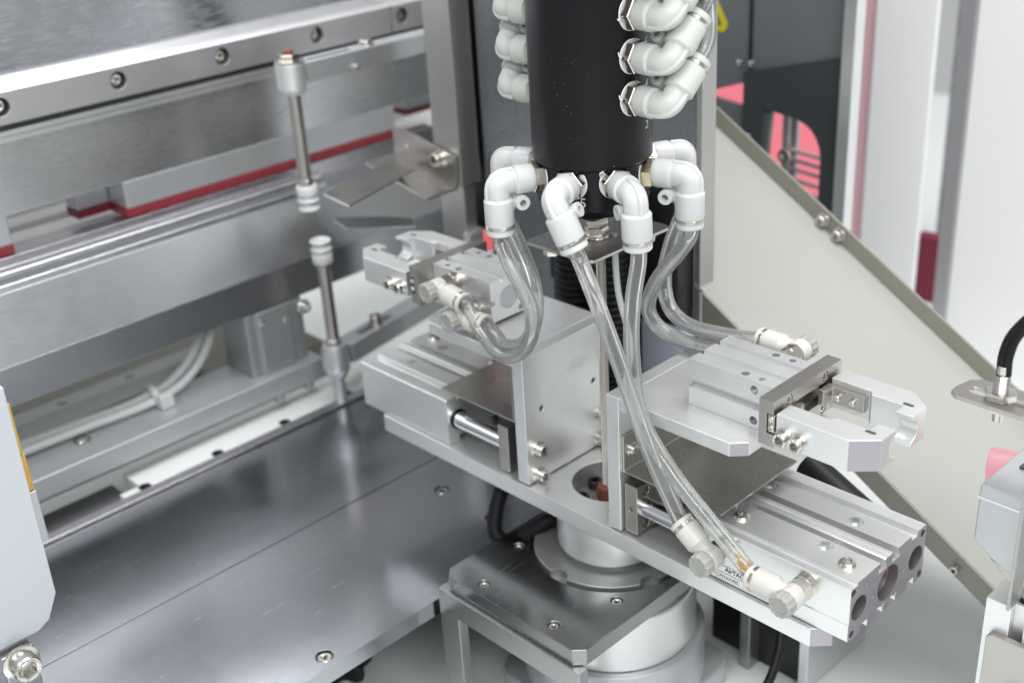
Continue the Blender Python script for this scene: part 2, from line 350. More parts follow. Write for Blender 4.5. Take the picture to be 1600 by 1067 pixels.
# ================================================================== black column with ports
CX = V((-.7, -.7, 0)); VA = math.radians(-47.4)
t = thing('manifold_column', 'black anodised upright cylinder hanging in the middle above the arm', 'column', (CX.x, CX.y, 151))
build(MB().rev([(27.0, 182.2), (28.4, 182.2), (28.8, 182.7), (28.8, 330)], CX, (0, 0, 1), 96), 'body', BLKA, t, 0)
collar = MB().rev([(14, 156.5), (19, 156.5), (22, 157), (27.2, 162), (27.2, 181.4), (26.6, 182), (25, 182)], CX, (0, 0, 1), 8 * 8)
cutc = MB()
for k in range(8):                                                         # flats where the lower ports sit
    a = VA + math.radians(22.5 + 45 * k)
    Mx = Matrix.Translation(CX) @ Matrix.Rotation(a, 4, 'Z'); cb = MB(Mx); cb.box(26.2, 40, -12, 12, 140, 180.3); cutc.v += cb.v; cutc.f += [[i + len(cutc.v) - len(cb.v) for i in f] for f in cb.f]
build(collar, 'rotating_collar', BLKA, t, .3, cutc)
build(MB().rev([(5.5, 149.5), (5.5, 157)], CX, (0, 0, 1), 32), 'spindle_end', BLKS, t, .3)
for zz, s_ in ((197.4, '2'), (216.4, '4'), (235.4, '6')):
    a = math.radians(11); p = CX + V((28.86 * math.cos(a), 28.86 * math.sin(a), zz))
    text(s_, 5.4, axes(p, (-math.sin(a), math.cos(a), 0), (0, 0, 1)), ETCH, t, 'engraved_number', .02, .15)
a = VA + math.radians(-14); p = CX + V((27.28 * math.cos(a), 27.28 * math.sin(a), 164.5))
text('5', 6.6, axes(p, (-math.sin(a), math.cos(a), 0), (0, 0, 1)), ETCH, t, 'engraved_number', .02)
rng = random.Random(3); dm = MB()
for k in range(34):
    a = VA + rng.gauss(-.15, .45); zz = rng.uniform(196, 238); r = rng.uniform(.04, .12)
    dm.rev([(r, 0), (r * .5, r * .5)], CX + V((28.8 * math.cos(a), 28.8 * math.sin(a), zz)), (math.cos(a), math.sin(a), 0), 5)
build(dm, 'dust_specks', ETCH, t, 0)['kind'] = 'stuff'
# lock nuts, support plate, threaded rod
t = thing('support_plate', 'thin diamond-set steel plate with jam nuts under the black column', 'plate', (0, 0, 138))
build(MB().prism(rrect(-24, 20.5, -27, 33, 4), 'z', 138.4, 140), 'plate', SHEET, t, .25)
for z in (140.9, 145.9): inst('jam_nut', screw_mesh('hexnut', 5.9, 4.5, NICK), frame((0, 0, z), (0, 0, 1), .35 + z), t)
build(MB().rev([(3, 140.05), (6.3, 140.05), (6.5, 140.4), (6.3, 140.85), (3, 140.85)], (0, 0, 0), (0, 0, 1), 32, closed=True), 'washer', SCREW, t, 0)
inst('nut', screw_mesh('hexnut', 4.2, 4.5, SCREW), frame((-12.5, -19.5, 133.7), (0, 0, 1)), t)
inst('nut', screw_mesh('hexnut', 4.2, 4.5, SCREW), frame((13.5, 22, 133.7), (0, 0, 1)), t)
th = MB(); prof = []
for k in range(145): prof += [(2.5, k), (2.5, k + .12), (2.0, k + .55), (2.0, k + .65)]
tag(build(th.rev(prof, (AX - 3, 1, -6), (0, 0, 1), 16), 'threaded_rod', STEEL, None, 0), 'slim threaded rod between the support plate and the arm hole', 'rod')
# ================================================================== push-in elbow fittings
def elbow_parts():
    P = {}
    P['nut'] = MB().rev([(5.2, 0), (7.2, .2, 1), (7.6, .7, 1), (7.6, 4.6, 1), (7.2, 5.0, 1), (4, 5.0)], (0, 0, 0), (1, 0, 0), 24)
    b = MB(); b.rev([(5.5, 4.8), (6.4, 5.0), (6.8, 6.2), (6.9, 7.2), (6.9, 13.4), (6.6, 13.8), (6.0, 14.0), (5.75, 14.3), (5.7, 16.5)], (0, 0, 0), (1, 0, 0), 32)
    BR = 3.6; arc = [(22.2 - BR + BR * math.sin(a), 0, -BR + BR * math.cos(a)) for a in [math.pi / 2 * k / 10 for k in range(11)]]
    b.tube([(14.6, 0, 0)] + arc + [(22.2, 0, -9)], 5.7, 28)
    b.rev([(5.6, 6.4), (5.75, 7.4), (6.6, 7.9), (7.1, 8.6), (7.1, 19.9), (6.9, 20.5), (5, 20.7)], (22.2, 0, 0), (0, 0, -1), 32)
    rib = [(9.5 + 5.2, 0, 5.6)] + [(22.2 - 3.6 + 9.0 * math.sin(a), 0, -3.6 + 9.0 * math.cos(a)) for a in [math.pi / 2 * k / 8 for k in range(9)]] + [(22.2 + 5.4, 0, -10)]
    b.tube(rib, 1.3, 10); P['body'] = b
    n = MB(); n.rev([(3.4, -5.2), (3.6, -4.8), (3.6, 4.8), (3.4, 5.2), (1.7, 5.2), (1.7, -5.2)], (11.6, 0, -10.4), (0, 1, 0), 24, closed=True)
    n.box(13.5, 16.4, -2.6, 2.6, -12.4, -8.4); P['tag_ring'] = n
    P['clip_ring'] = MB().rev([(6.7, 20.5), (7.0, 20.8), (7.0, 21.2), (6.7, 21.4), (6.95, 21.6), (6.95, 22.2), (6.5, 22.4)], (22.2, 0, 0), (0, 0, -1), 32)
    P['release_collar'] = MB().rev([(4.3, 22.4), (6.5, 22.4), (6.8, 22.7), (6.8, 24.9), (6.4, 25.4), (5.0, 25.4), (4.3, 24.7)], (22.2, 0, 0), (0, 0, -1), 32, closed=True)
    tp = MB(); tp.rev([(5.6, -.6), (7.5, -.55), (7.95, -.2), (7.6, .1), (5.6, .1)], (0, 0, 0), (1, 0, 0), 28, closed=True); P['thread_tape'] = tp
    return P
EM = dict(nut=NICK, body=PLAS, tag_ring=PLAS, clip_ring=NICK, release_collar=PLAS, thread_tape=TAPE)
EMESH = {}
for k, b in elbow_parts().items():
    me = mesh_of(b, k); me.materials.append(EM[k]); EMESH[k] = me
    for p in me.polygons: p.use_smooth = True
    me.set_sharp_from_angle(angle=math.radians(28))
def elbow(label, p, d, roll, group, nuts=None, tail=0):
    """p: port on the metal, d: outward direction, roll: turn of the barrel about d (0 = barrel down)"""
    d = V(d).normalized(); y = V((0, 0, 1)).cross(d).normalized(); A = axes(p, d, y) @ Matrix.Rotation(roll, 4, 'X')
    e = thing('elbow_fitting', label, 'fitting', (0, 0, 0), group); L = A.copy(); L.translation = V(p) * S; e.matrix_world = L
    for k, me in EMESH.items():
        o = bpy.data.objects.new(k, me); COL.objects.link(o); o.parent = e
        if group == GU and EM[k] is PLAS: o.material_slots[0].link = 'OBJECT'; o.material_slots[0].material = PLASU
        if k == 'nut' and nuts: o.material_slots[0].link = 'OBJECT'; o.material_slots[0].material = nuts
    rg = random.Random(hash(label) % 1000 if False else len(label)); 
    if tail:
        tb = MB()
        for q in range(tail):
            a0 = rg.uniform(-1.2, 1.2); st = V((0, 7.3 * math.sin(a0), 7.3 * math.cos(a0))); pts = [st]
            for s_ in range(5): pts.append(pts[-1] + V((rg.uniform(-.2, .9), rg.uniform(-1.2, 1.2), rg.uniform(-.3, 1.1))))
            tb.tube(pts, .32, 5)
        me = mesh_of(tb, 'tape_shreds'); me.materials.append(TAPE); o = bpy.data.objects.new('tape_shreds', me); COL.objects.link(o); o.parent = e
    exitp = A @ V((22.2, 0, -24)); ed = (A.to_3x3() @ V((0, 0, -1)))
    return exitp, ed
GL = 'white elbow fittings round the column collar'; GU = 'white elbow fittings stacked up the column side'
EX = {}
low = [('left rear', -112.5, 0, 'white elbow fitting at left, half hidden behind the left front one', NICK, 0),
       ('left', -67.5, 0, 'white elbow fitting at the left of the collar with small tag ring', NICK, 2),
       ('front left', -22.5, math.radians(24), 'tilted white elbow fitting beside the engraved 5 on the collar', NICK, 0),
       ('front right', 22.5, math.radians(2), 'white elbow fitting at front right with frayed thread tape', NICK, 7),
       ('right', 67.5, 0, 'white elbow fitting with brassy nut at the right of the collar', BRASS, 2),
       ('right rear', 112.5, 0, 'white elbow fitting at right, half hidden behind the brassy-nut one', NICK, 0)]
for nm, a, roll, lab, nt, tl in low:
    th_ = VA + math.radians(a); d = V((math.cos(th_), math.sin(th_), 0))
    EX[nm] = elbow(lab, CX + d * 26.4 + V((0, 0, 175.5)), d, roll, GL, nt, tl)
up = [('lowest white upward elbow fitting at right, above the number 2', 213.5), ('middle white upward elbow fitting at right, above the number 4', 232.5), ('third white upward elbow fitting from below at the column right side', 251.5), ('white upward elbow fitting at right, cut by the top edge', 270.5)]
for lab, z in up:
    a = math.radians(-6); d = V((math.cos(a), math.sin(a), 0)); EX[z] = elbow(lab, CX + d * 28.9 + V((0, 0, z)), d, math.radians(180 - 45), GU, NICK, 1)
upl = [('lowest white elbow fitting on the far left side of the column', 209), ('second white elbow fitting from below on the column left side', 228), ('third white elbow fitting from below on the column left side', 247), ('topmost white elbow fitting on the column left side', 266)]
for lab, z in upl:
    a = math.radians(186); d = V((math.cos(a), math.sin(a), 0)); elbow(lab, CX + d * 28.9 + V((0, 0, z)), d, math.radians(180 + 45), GU, NICK, 0)
# ================================================================== clear tubes
def hose(label, pts, r=3.85, rin=2.6, name='clear_tube', group='clear pneumatic tubes', mt=None, seg=20):
    o = build(MB().tube(spline(pts, 12), r, seg, rin), name, mt or TUBE, None, 0)
    return tag(o, label, 'tube', group)
def st(nm, n=6): p, d = EX[nm]; return [p, p + d * n]
hose('clear tube from the tilted fitting down to the nearer cylinder port', st('front left', 8) + [(43.8, -48, 130.8), (55.5, -47, 103.6), (69.2, -46, 69.8), (79.6, -45, 48.4), (88.5, -44, 32.1), (90.5, -44, 29.5)])
t2 = st('front right', 8) + [(44.8, -26, 123.3), (48.6, -31, 100), (59, -37.5, 75.2), (80.5, -42, 56.6), (104.5, -44, 40.6), (118.8, -44, 30), (127, -44, 23.5), (129.5, -44, 22)]
hose('clear tube with orange residue at its end by the cylinder label', t2)
hose('nearer clear tube looping down at left to the upper gripper fitting', st('left', 6) + [(-13.4, -46, 134.3), (-4.7, -44, 117.2), (-5.2, -43, 102.2), (-15, -42, 87.6), (-32.7, -40, 80), (-53.5, -33, 83.6), (-70, -27.6, 92), (-73, -27, 94)])
hose('farther clear tube looping down at left to the lower gripper fitting', st('left rear', 6) + [(-31.2, -22, 132.3), (-14, -31, 118.3), (-8.5, -38, 103.4), (-15.9, -39.5, 91), (-31, -37.5, 84.5), (-44.9, -31, 83.5), (-54, -27.6, 85), (-57, -27, 85.4)])
hose('nearer clear tube curving down at right behind the right gripper', st('right', 6) + [(36.6, 18, 134.3), (21.7, 19, 114.9), (14.9, 21, 98.2), (19.5, 24, 87), (35.8, 26.5, 82.5), (53.8, 26.5, 84), (62, 26.5, 84.5)])
hose('farther clear tube curving down at right to the gripper rear fitting', st('right rear', 6) + [(13.4, 42, 128.1), (11.5, 38, 109.4), (17.7, 34, 95.4), (32.6, 31, 89.8), (56.8, 28, 92.5), (74, 27, 96), (79, 27, 96.4)])
for z, dx in ((213.5, 3), (232.5, 6), (251.5, 9)):
    p, d = EX[z]
    hose({213.5: 'clear tube rising from the lowest upward fitting at right', 232.5: 'clear tube rising from the middle upward fitting at right', 251.5: 'clear tube rising from the third upward fitting at right'}[z], [p, p + d * 8, p + d * 12 + V((0, -1, 6)), p + V((2, 5 - dx * .3, 34)), p + V((0, 2 - dx * .3, 80))])
# residue inside the tube end
rs = MB(); sp = spline(t2, 12); n = len(sp); rg = random.Random(5)
for k in range(60):
    i = int(n * min(.965, rg.triangular(.76, .99, .93))); c_ = sp[i]; tn = (sp[i + 1] - sp[i - 1]).normalized(); u = tn.orthogonal().normalized(); a = rg.uniform(0, 6.28)
    q = c_ + (u * math.cos(a) + tn.cross(u) * math.sin(a)) * 2.5; L = rg.uniform(.6, 4)
    rs.tube([q - tn * L, q, q + tn * L], rg.uniform(.15, .75), 6, rfun=lambda s: .3 + .7 * math.sin(math.pi * s))
o = tag(build(rs, 'residue', STAIN, None, 0), 'orange brown residue inside the clear tube end', 'residue')
tag(build(MB().tube(spline([(6, 6, 141), (7, 7, 110), (13, 9, 80), (9, 8, 55), (6, 6, 30)], 10), 1.6, 10), 'thin_wire', SILI, None, 0), 'thin pale wire beside the threaded rod', 'wire')
# ================================================================== the two ends of the arm
def turn(c, dz=0): return Matrix.Translation((c, 0, dz)) @ Matrix.Rotation(math.pi, 4, 'Z') @ Matrix.Translation((-c, 0, 0))
ID = Matrix.Identity(4)
def wloc(M, p): return M @ V(p)
def guided_cylinder(M, label, right):
    t = thing('guided_cylinder', label, 'cylinder', wloc(M, (130, 0, 0)), 'guided pneumatic cylinders on the arm')
    # extruded body section in y, z
    top = [(-31.7, 27.6), (-31.2, 28.1), (-26.6, 28.1), (-26.3, 29.4), (-7.9, 29.4), (-7.9, 26.6), (-9.2, 26.6), (-9.2, 24.3), (-2.8, 24.3), (-2.8, 26.6), (-4.0, 26.6), (-4.0, 29.0), (-3.2, 29.4), (-.6, 29.4), (0, 28.8), (.6, 29.4), (2.6, 29.4), (3.2, 29.0),
           (3.2, 26.6), (2.0, 26.6), (2.0, 24.3), (8.4, 24.3), (8.4, 26.6), (7.2, 26.6), (7.2, 29.4), (18.0, 29.4), (19.2, 26.8), (23.6, 26.8), (24.6, 29.4), (31.4, 29.4), (32, 28.8)]
    bot = [(32, .9), (31.4, .3), (24, .3), (24, 4), (18, 4), (18, .3), (8, .3), (8, 2.6), (9, 2.6), (9, 4.6), (3, 4.6), (3, 2.6), (4, 2.6), (4, .3), (-3, .3), (-3, 2.6), (-2, 2.6), (-2, 4.6), (-8, 4.6), (-8, 2.6), (-7, 2.6), (-7, .3), (-16, .3), (-16, 4), (-22, 4), (-22, .3), (-31.4, .3), (-32, .9), (-32, 9.3), (-31.6, 9.7), (-31.6, 27.4)]
    cut = MB(M)
    for y in (-24, 24): cut.rev([(6.0, 70), (6.0, 200)], (0, y, 14.8), (1, 0, 0), 32)          # guide bores
    cut.rev([(8.8, 140), (8.8, 200)], (0, 0, 14.6), (1, 0, 0), 40)
    for y, z in ((-29.6, 25.6), (-28.8, 3.2), (28.8, 25.8), (29.4, 3)): cut.rev([(1.9, 160), (1.9, 200)], (0, y, z), (1, 0, 0), 16)
    for y, z in ((-20, 25), (-12.8, 14.7), (13, 14)): cut.rev([(1.2, 164), (1.2, 200)], (0, y, z), (1, 0, 0), 12)
    for x, y in ((144.6, -12.4), (144.6, 12.6), (97.5, -10), (97.5, 13.5)): cut.rev([(3.7, 25.2), (3.7, 40)], (x, y, 0), (0, 0, 1), 28); cut.rev([(2, 20), (2, 26)], (x, y, 0), (0, 0, 1), 16)
    for x in (105.2, 148.4): cut.rev([(5.3, 25), (5.3, 31.2)], (x, 0, 21.5), (0, -1, 0), 24)
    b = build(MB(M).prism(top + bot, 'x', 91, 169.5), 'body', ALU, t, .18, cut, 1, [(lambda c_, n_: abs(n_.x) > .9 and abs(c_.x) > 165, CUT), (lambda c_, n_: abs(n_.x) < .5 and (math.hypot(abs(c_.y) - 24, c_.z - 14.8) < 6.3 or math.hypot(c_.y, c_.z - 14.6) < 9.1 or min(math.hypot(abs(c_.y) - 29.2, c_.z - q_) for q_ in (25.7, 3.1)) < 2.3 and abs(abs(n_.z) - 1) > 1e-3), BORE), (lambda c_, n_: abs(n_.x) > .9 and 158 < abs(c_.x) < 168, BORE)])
    for y in (-24, 24):
        build(MB(M).cyl((43, y, 14.8), (128, y, 14.8), 5.0, 32), 'guide_rod', ROD, t, .2)
        build(MB(M).rev([(5.1, 91.1), (5.95, 91.1), (5.95, 90), (5.1, 90)], (0, y, 14.8), (1, 0, 0), 32, closed=True), 'rod_seal', BLK, t, 0)
    build(MB(M).cyl((43, 0, 14.8), (100, 0, 14.8), 4.0, 28), 'piston_rod', ROD, t, .2)
    build(MB(M).rev([(8.75, 150), (8.75, 164.5), (8.0, 165), (7.4, 161.4), (2, 161)], (0, 0, 14.6), (1, 0, 0), 32), 'end_cap', STEEL, t, .2)
    if right:
        for x, y, z, mt_ in ((161.2, -.6, 9.6, REDL), (161.2, 3.2, 11.2, REDL), (161.2, 1.4, 12.6, BLKS), (161.2, -3.4, 8.6, BLKS), (161.2, 4.4, 15.5, BLKS)): build(MB(M).rev([(.9 if mt_ is REDL else 1.5, 0), (.6, .9)], (x, y, z), (1, 0, 0), 12), 'red_glint' if mt_ is REDL else 'socket', mt_, t, 0)  # red glints in the bore are put in as emissive dots
    cp = MB(M).box(42.3, 50, -31, 31, 1.2, 29)
    cc = MB(M)
    for z in (5.5, 24.5): cc.rev([(2.6, 46.5), (2.6, 60)], (0, -24, z), (1, 0, 0), 18)
    cc.rev([(1.2, 29), (1.2, 40)], (46, 0, 15), (0, -1, 0), 12)
    build(cp, 'tool_plate', STEEL, t, .35, cc)
    for x, y in ((159.2, -18.2), (103.2, -18.2)): screw(t, (x, y, 29.4), (0, 0, 1), 4.0, 2.0, False, 'button', M=M)
    if right:
        # printed label on the side
        lb = build(MB(M).box(94, 131, -32.05, -31.9, 1.2, 9.2), 'label_strip', ALU, t, 0)
        text('AirTAC', 3.3, axes((104.4, -32.12, 6.9), (1, 0, 0), (0, 0, 1)), PRINT, t, 'printed_lettering', .01, 0, .07)
        text('TCM16X40S', 2.75, axes((97.8, -32.12, 2.6), (1, 0, 0), (0, 0, 1)), PRINT, t, 'printed_lettering', .01)
        text('23-F-A', 2.4, axes((117.6, -32.12, 2.4), (1, 0, 0), (0, 0, 1)), PRINT, t, 'printed_lettering', .01)
        build(MB().box(97.4, 126, -32.13, -32.04, 5.6, 5.8), 'printed_line', PRINT, t, 0)
    return t
guided_cylinder(ID, 'silver guided cylinder at right front with printed side label', True)
guided_cylinder(turn(.5), 'silver guided cylinder at left, under the left bracket', False)

def bracket(M, label):
    t = thing('angle_bracket', label, 'bracket', wloc(M, (37, 0, 0)), 'aluminium angle brackets on the cylinders')
    cut = MB(M)
    for y, z in ((-20.5, 43), (20.5, 43)): cut.rev([(1.7, 20), (1.7, 60)], (0, y, z), (1, 0, 0), 16)
    build(MB(M).box(33, 41, -33, 33, .9, 77), 'upright_plate', ALU, t, .5, cut)
    c = 6
    build(MB(M).prism([(41.01, -33), (112 - c, -33), (112, -33 + c), (112, 33 - c), (112 - c, 33), (41.01, 33)], 'z', 70, 77), 'top_plate', ALU, t, .5, fm=[(lambda c_, n_: .3 < abs(n_.x) < .9, CUT)])
    for y in (-25, 25):
        for z in (4.6, 20.4): screw(t, (33, y, z), (-1, 0, 0), 3.4, 4.2, True, M=M)
    return t
bracket(ID, 'silver angle bracket at right, chamfered corner, carrying the right gripper')
bracket(turn(4.25), 'big silver angle bracket at left, carrying the left gripper')

def cover(M, label):
    t = thing('cover_sheet', label, 'cover plate', wloc(M, (70, 0, 34)), 'bent steel cover sheets')
    b = MB(M)
    P = [(41.2, 35.2), (41.2, 55.5), (42.2, 55.5), (42.2, 36.4), (42.6, 36), (100.5, 36), (100.5, 35), (42, 35), (41.5, 35.05)]
    build(b.prism(P, 'y', -31, 31), 'sheet', SHEET, t, .12)
    for y in (-25, 25): screw(t, (42.2, y, 46), (1, 0, 0), 2.8, 1.8, True, 'button', M=M)
    return t
cover(ID, 'thin brownish steel cover sheet under the right gripper')
cover(turn(3.0), 'thin steel cover sheet beside the left bracket')

def gripper(M, label, fx=0.0, fs=0.0):
    t = thing('gripper', label, 'gripper', wloc(M, (95, 0, 77)), 'parallel grippers on the brackets')
    P = [(-15.5, 77.1), (15.5, 77.1), (15.5, 86.4), (12.2, 87.4), (12.2, 89.8), (15.5, 90.8), (15.5, 100.8), (8.0, 100.8), (8.0, 98.6), (4.3, 98.6), (4.3, 100.8), (-4.3, 100.8), (-4.3, 98.6), (-8, 98.6), (-8, 100.8), (-15.5, 100.8), (-15.5, 90.8), (-12.2, 89.8), (-12.2, 87.4), (-15.5, 86.4)]
    cut = MB(M)
    for y in (-11.8, 11.8):
        for x, r in ((98.5, 1.9), (107.5, 1.6)): cut.rev([(r, 92), (r, 105)], (x, y, 0), (0, 0, 1), 18)
    for z in (96.4, 81): cut.rev([(2.1, 10), (2.1, 20)], (106, 0, z), (0, -1, 0), 18)
    cut.rev([(2.3, 60), (2.3, 73)], (0, -11.8, 96.2), (1, 0, 0), 18)
    cut.rev([(6.8, 60), (6.8, 71.2)], (0, 2, 88.5), (1, 0, 0), 32); cut.rev([(1.8, 60), (1.8, 73)], (0, -6.5, 79.8), (1, 0, 0), 16)
    build(MB(M).prism(P, 'x', 69.7, 116), 'body', ALU, t, .25, cut)
    build(MB(M).rev([(6.2, 70.4), (6.2, 71.6)], (0, 2.6, 89), (1, 0, 0), 32), 'end_plug', ALU2, t, .2)
    # steel guide block with a cross slot
    cut = MB(M).box(120.4, 130, -40, 40, 85.0, 94.6)
    cut.box(118, 130, -14, 14, 86.6, 93)
    for y, z in ((-14.8, 97.6), (13.2, 97.6), (12.8, 81.4), (-14.8, 81.4)): cut.rev([(2.5, 122.2), (2.5, 130)], (0, y, z), (1, 0, 0), 24)
    build(MB(M).box(116.3, 123.8, -26.4, 26.4, 78.6, 101), 'guide_block', STEEL, t, .3, cut)
    for y, z in ((-14.8, 97.6), (13.2, 97.6), (12.8, 81.4), (-14.8, 81.4)): screw(t, (122.2, y, z), (1, 0, 0), 2.25, 1.3, False, 'sunk', M=M)
    for s in (-1, 1):
        build(MB(M).box(120.6, 124.2, min(s * 26.2, s * 15), max(s * 26.2, s * 15), 85.4, 94.2), 'slide_block', BLKS if s > 0 else STEEL, t, .6)
        for z in (87.6, 92): screw(t, (124.2 if False else 122.4, s * 26.2, z), (0, s, 0), 1.5, .5, False, 'button', M=M)
        # finger outline in x, y for s = -1, mirrored for s = +1
        F = [(125.4, -26.7), (160.4, -26.7), (170.4, -18.1), (170.4, -6.9), (162.2, -6.9), (162.2, -13.4), (147, -13.4), (145.2, -16.2), (125.4, -16.2)]
        F = [(fx + 125.4 + (x - 125.4) * (1 + fs), y * -s) for x, y in F]
        cut = MB(M).rev([(5.6, 100), (5.6, 220)], (0, s * 6.0, 88.8), (1, 0, 0), 36)
        f = build(MB(M).prism(F, 'z', 81.3, 96.2), 'finger', ALU, t, .3, cut, fm=[(lambda c_, n_: abs(n_.z) < .1 and .3 < abs(n_.x) < .9 and abs(c_.x - 2.5) > 150, CUT)])
        sc = 1 + fs; X = lambda x: fx + 125.4 + (x - 125.4) * sc
        for x in (129.5, 137.0):
            screw(t, (X(x), s * 26.7, 86.2 if s < 0 else 86.4), (0, s, 0), 3.1, 3.4, True, M=M)
            build(MB(M).rev([(1.5, 0), (1.5, 1.6), (1.2, 2)], (X(x + 1.5), s * 13.1, 89.4), (0, -s, 0), 16), 'screw_tip', SCREW, t, .1)
        # jaw plate on the inner side of the finger
        J = [(124.3, 7.4), (126.8, 7.4), (128.0, 13.0), (144, 13.0), (144, 16.0), (124.3, 16.0)]
        build(MB(M).prism([(x if x < 128 else X(x), y * s) for x, y in J], 'z', 85.8, 93.6), 'jaw_plate', STEEL, t, .3)
        mk = rrect(X(163.4) - 2.4, X(163.4) + 2.6, -1.0, 1.0, .95, 5)
        A = MB(M @ Matrix.Translation((0, s * 15.2, 0))); A.prism([(x, y) for x, y in mk], 'z', 96.21, 96.26)
        build(A, 'ink_mark', PRINT, f, 0)
    return t
gripper(ID, 'parallel gripper at right with two open silver fingers', 0, 0)
gripper(turn(2.6, 2.0), 'parallel gripper at left behind the clear tube loop', 2.0, .10)

# ================================================================== speed controller fittings
def sc_parts():
    P = {}
    P['nut'] = MB().rev([(5.5, 0), (5.5, 3.6), (5.0, 3.9), (5.7, 4.3, 1), (5.7, 9.6, 1), (4.2, 10)], (0, 0, 0), (0, 0, 1), 24)
    b = MB(); b.rev([(4.7, 9.6), (5.4, 9.9), (5.6, 10.4), (5.6, 16.2), (5.2, 16.7), (4, 16.7)], (0, 0, 0), (0, 0, 1), 28)
    b.rev([(4.6, 0), (4.8, 6.6), (5.6, 8.0), (6.0, 8.6), (6.0, 17.6), (5.7, 18.0), (4, 18)], (0, 0, 12.8), (1, 0, 0), 28); P['body'] = b
    P['clip_ring'] = MB().rev([(5.6, 18.0), (5.8, 18.2), (5.8, 19.5), (5.5, 19.6)], (0, 0, 12.8), (1, 0, 0), 28)
    P['release_collar'] = MB().rev([(3.8, 19.6), (5.8, 19.6), (6.0, 19.9), (6.0, 21.3), (5.6, 21.8), (4.4, 21.8), (3.8, 21.2)], (0, 0, 12.8), (1, 0, 0), 28, closed=True)
    kn = MB(); rg = []
    for h, r in ((16.5, 4.6), (16.9, 5.7), (22.0, 5.7), (22.6, 5.2), (22.6, 3.6), (22.1, 3.4), (22.1, 1)):
        rg.append([(r * (1 - (.07 if (i % 4 < 2 and r > 4.6) else 0)) * math.cos(2 * math.pi * i / 48), r * (1 - (.07 if (i % 4 < 2 and r > 4.6) else 0)) * math.sin(2 * math.pi * i / 48), h) for i in range(48)])
    kn.rings(rg); P['knob'] = kn
    return P
SCM = dict(nut=NICK, body=PLASC, clip_ring=NICK, release_collar=PLASC, knob=KNOB); SCMESH = {}
for k, b in sc_parts().items():
    me = mesh_of(b, k); me.materials.append(SCM[k]); SCMESH[k] = me
    for p in me.polygons: p.use_smooth = True
    me.set_sharp_from_angle(angle=math.radians(28))
def flow_valve(label, p, d, b, group):
    d = V(d).normalized(); b = V(b); b = (b - d * b.dot(d)).normalized(); A = axes(p, b, d.cross(b)); A.translation = V(p) * S
    e = thing('flow_valve', label, 'fitting', (0, 0, 0), group); e.matrix_world = A
    for k, me in SCMESH.items(): o = bpy.data.objects.new(k, me); COL.objects.link(o); o.parent = e
GV = 'white flow valves with grey knobs'
flow_valve('flow valve with grey knob at the front end of the labelled cylinder', (148.4, -31.3, 21.4), (0, -1, 0), (-1, 0, .02), GV)
flow_valve('flow valve with grey knob just left of the printed label', (105.2, -31.3, 21.4), (0, -1, 0), (-.82, 0, .57), GV)
flow_valve('upper flow valve on the side of the left gripper', (-92.5, -15.6, 97), (0, -1, 0), (.98, 0, -.15), GV)
flow_valve('lower flow valve on the side of the left gripper', (-76.5, -15.6, 84.5), (0, -1, 0), (.995, 0, .05), GV)
flow_valve('flow valve sticking out behind the right gripper body', (99.5, 15.6, 96.4), (0, 1, 0), (-1, 0, 0), GV)
flow_valve('flow valve hidden low behind the right gripper body', (83, 15.6, 84.5), (0, 1, 0), (-1, 0, 0), GV)
# ================================================================== feed bed at left
t = thing('feed_bed', 'wide ground-steel bed of two plates with a dark seam, left foreground', 'machine bed', (-160, -120, -72))
cut = MB()
B1 = [(-133, -7), (-86, -7), (-60, -153), (-60, -186), (-60, -60), (-60, -215)]
for x, y in B1: cut.rev([(4.9, -65.2), (4.9, -50)], (x, y, 0), (0, 0, 1), 24)
build(MB().box(-164.9, -51.3, -420, 62, -70, -60), 'near_plate', BED, t, .12, cut)
build(MB().box(-271, -165.9, -420, 62, -70, -60.05), 'far_plate', BED, t, .12)
for x, y in B1: screw(t, (x, y, -65.1), (0, 0, 1), 3.8, 4.4, False, 'sunk')
build(MB().box(-280, -271.6, -420, 62, -70, -58), 'edge_strip', LILAC, t, .5)
build(MB().box(-262, -140, -400, 50, -139.5, -70.5), 'bed_box', BLKS, t, 0)
t = thing('guide_rail', 'white flat rail with countersunk holes beside the bed', 'rail', (-293, -40, -62))
cut = MB()
for k in range(-2, 3): cut.rev([(4.4, -75), (4.4, -50)], (-286.3, -21 - 55.4 * (k + 1) + 55.4, 0), (0, 0, 1), 24)
cut.box(-320, -290, -500, -134, -70, -50)
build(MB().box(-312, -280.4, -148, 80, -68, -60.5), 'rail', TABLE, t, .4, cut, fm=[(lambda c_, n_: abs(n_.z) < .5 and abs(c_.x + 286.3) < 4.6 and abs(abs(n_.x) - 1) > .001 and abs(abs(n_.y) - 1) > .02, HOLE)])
build(MB().box(-290, -282, -146, 78, -70, -68.2), 'hole_shade_strip', BLKA, t, 0)  # black strip added under the holes so they look shaded
build(MB().box(-330, -290, -420, -136, -80, -75), 'rail_bed', GREYB, t, .4)
o = tag(build(MB().rev([(0.1, -4), (5, -4), (6, -2), (6, 6), (7, 7), (7, 9), (5, 10), (0.1, 10)], (-300, -206, -68), (0, .8, .3), 20), 'air_plug', PLASC, None, .2), 'small cream plug at the end of the dark channel', 'plug')
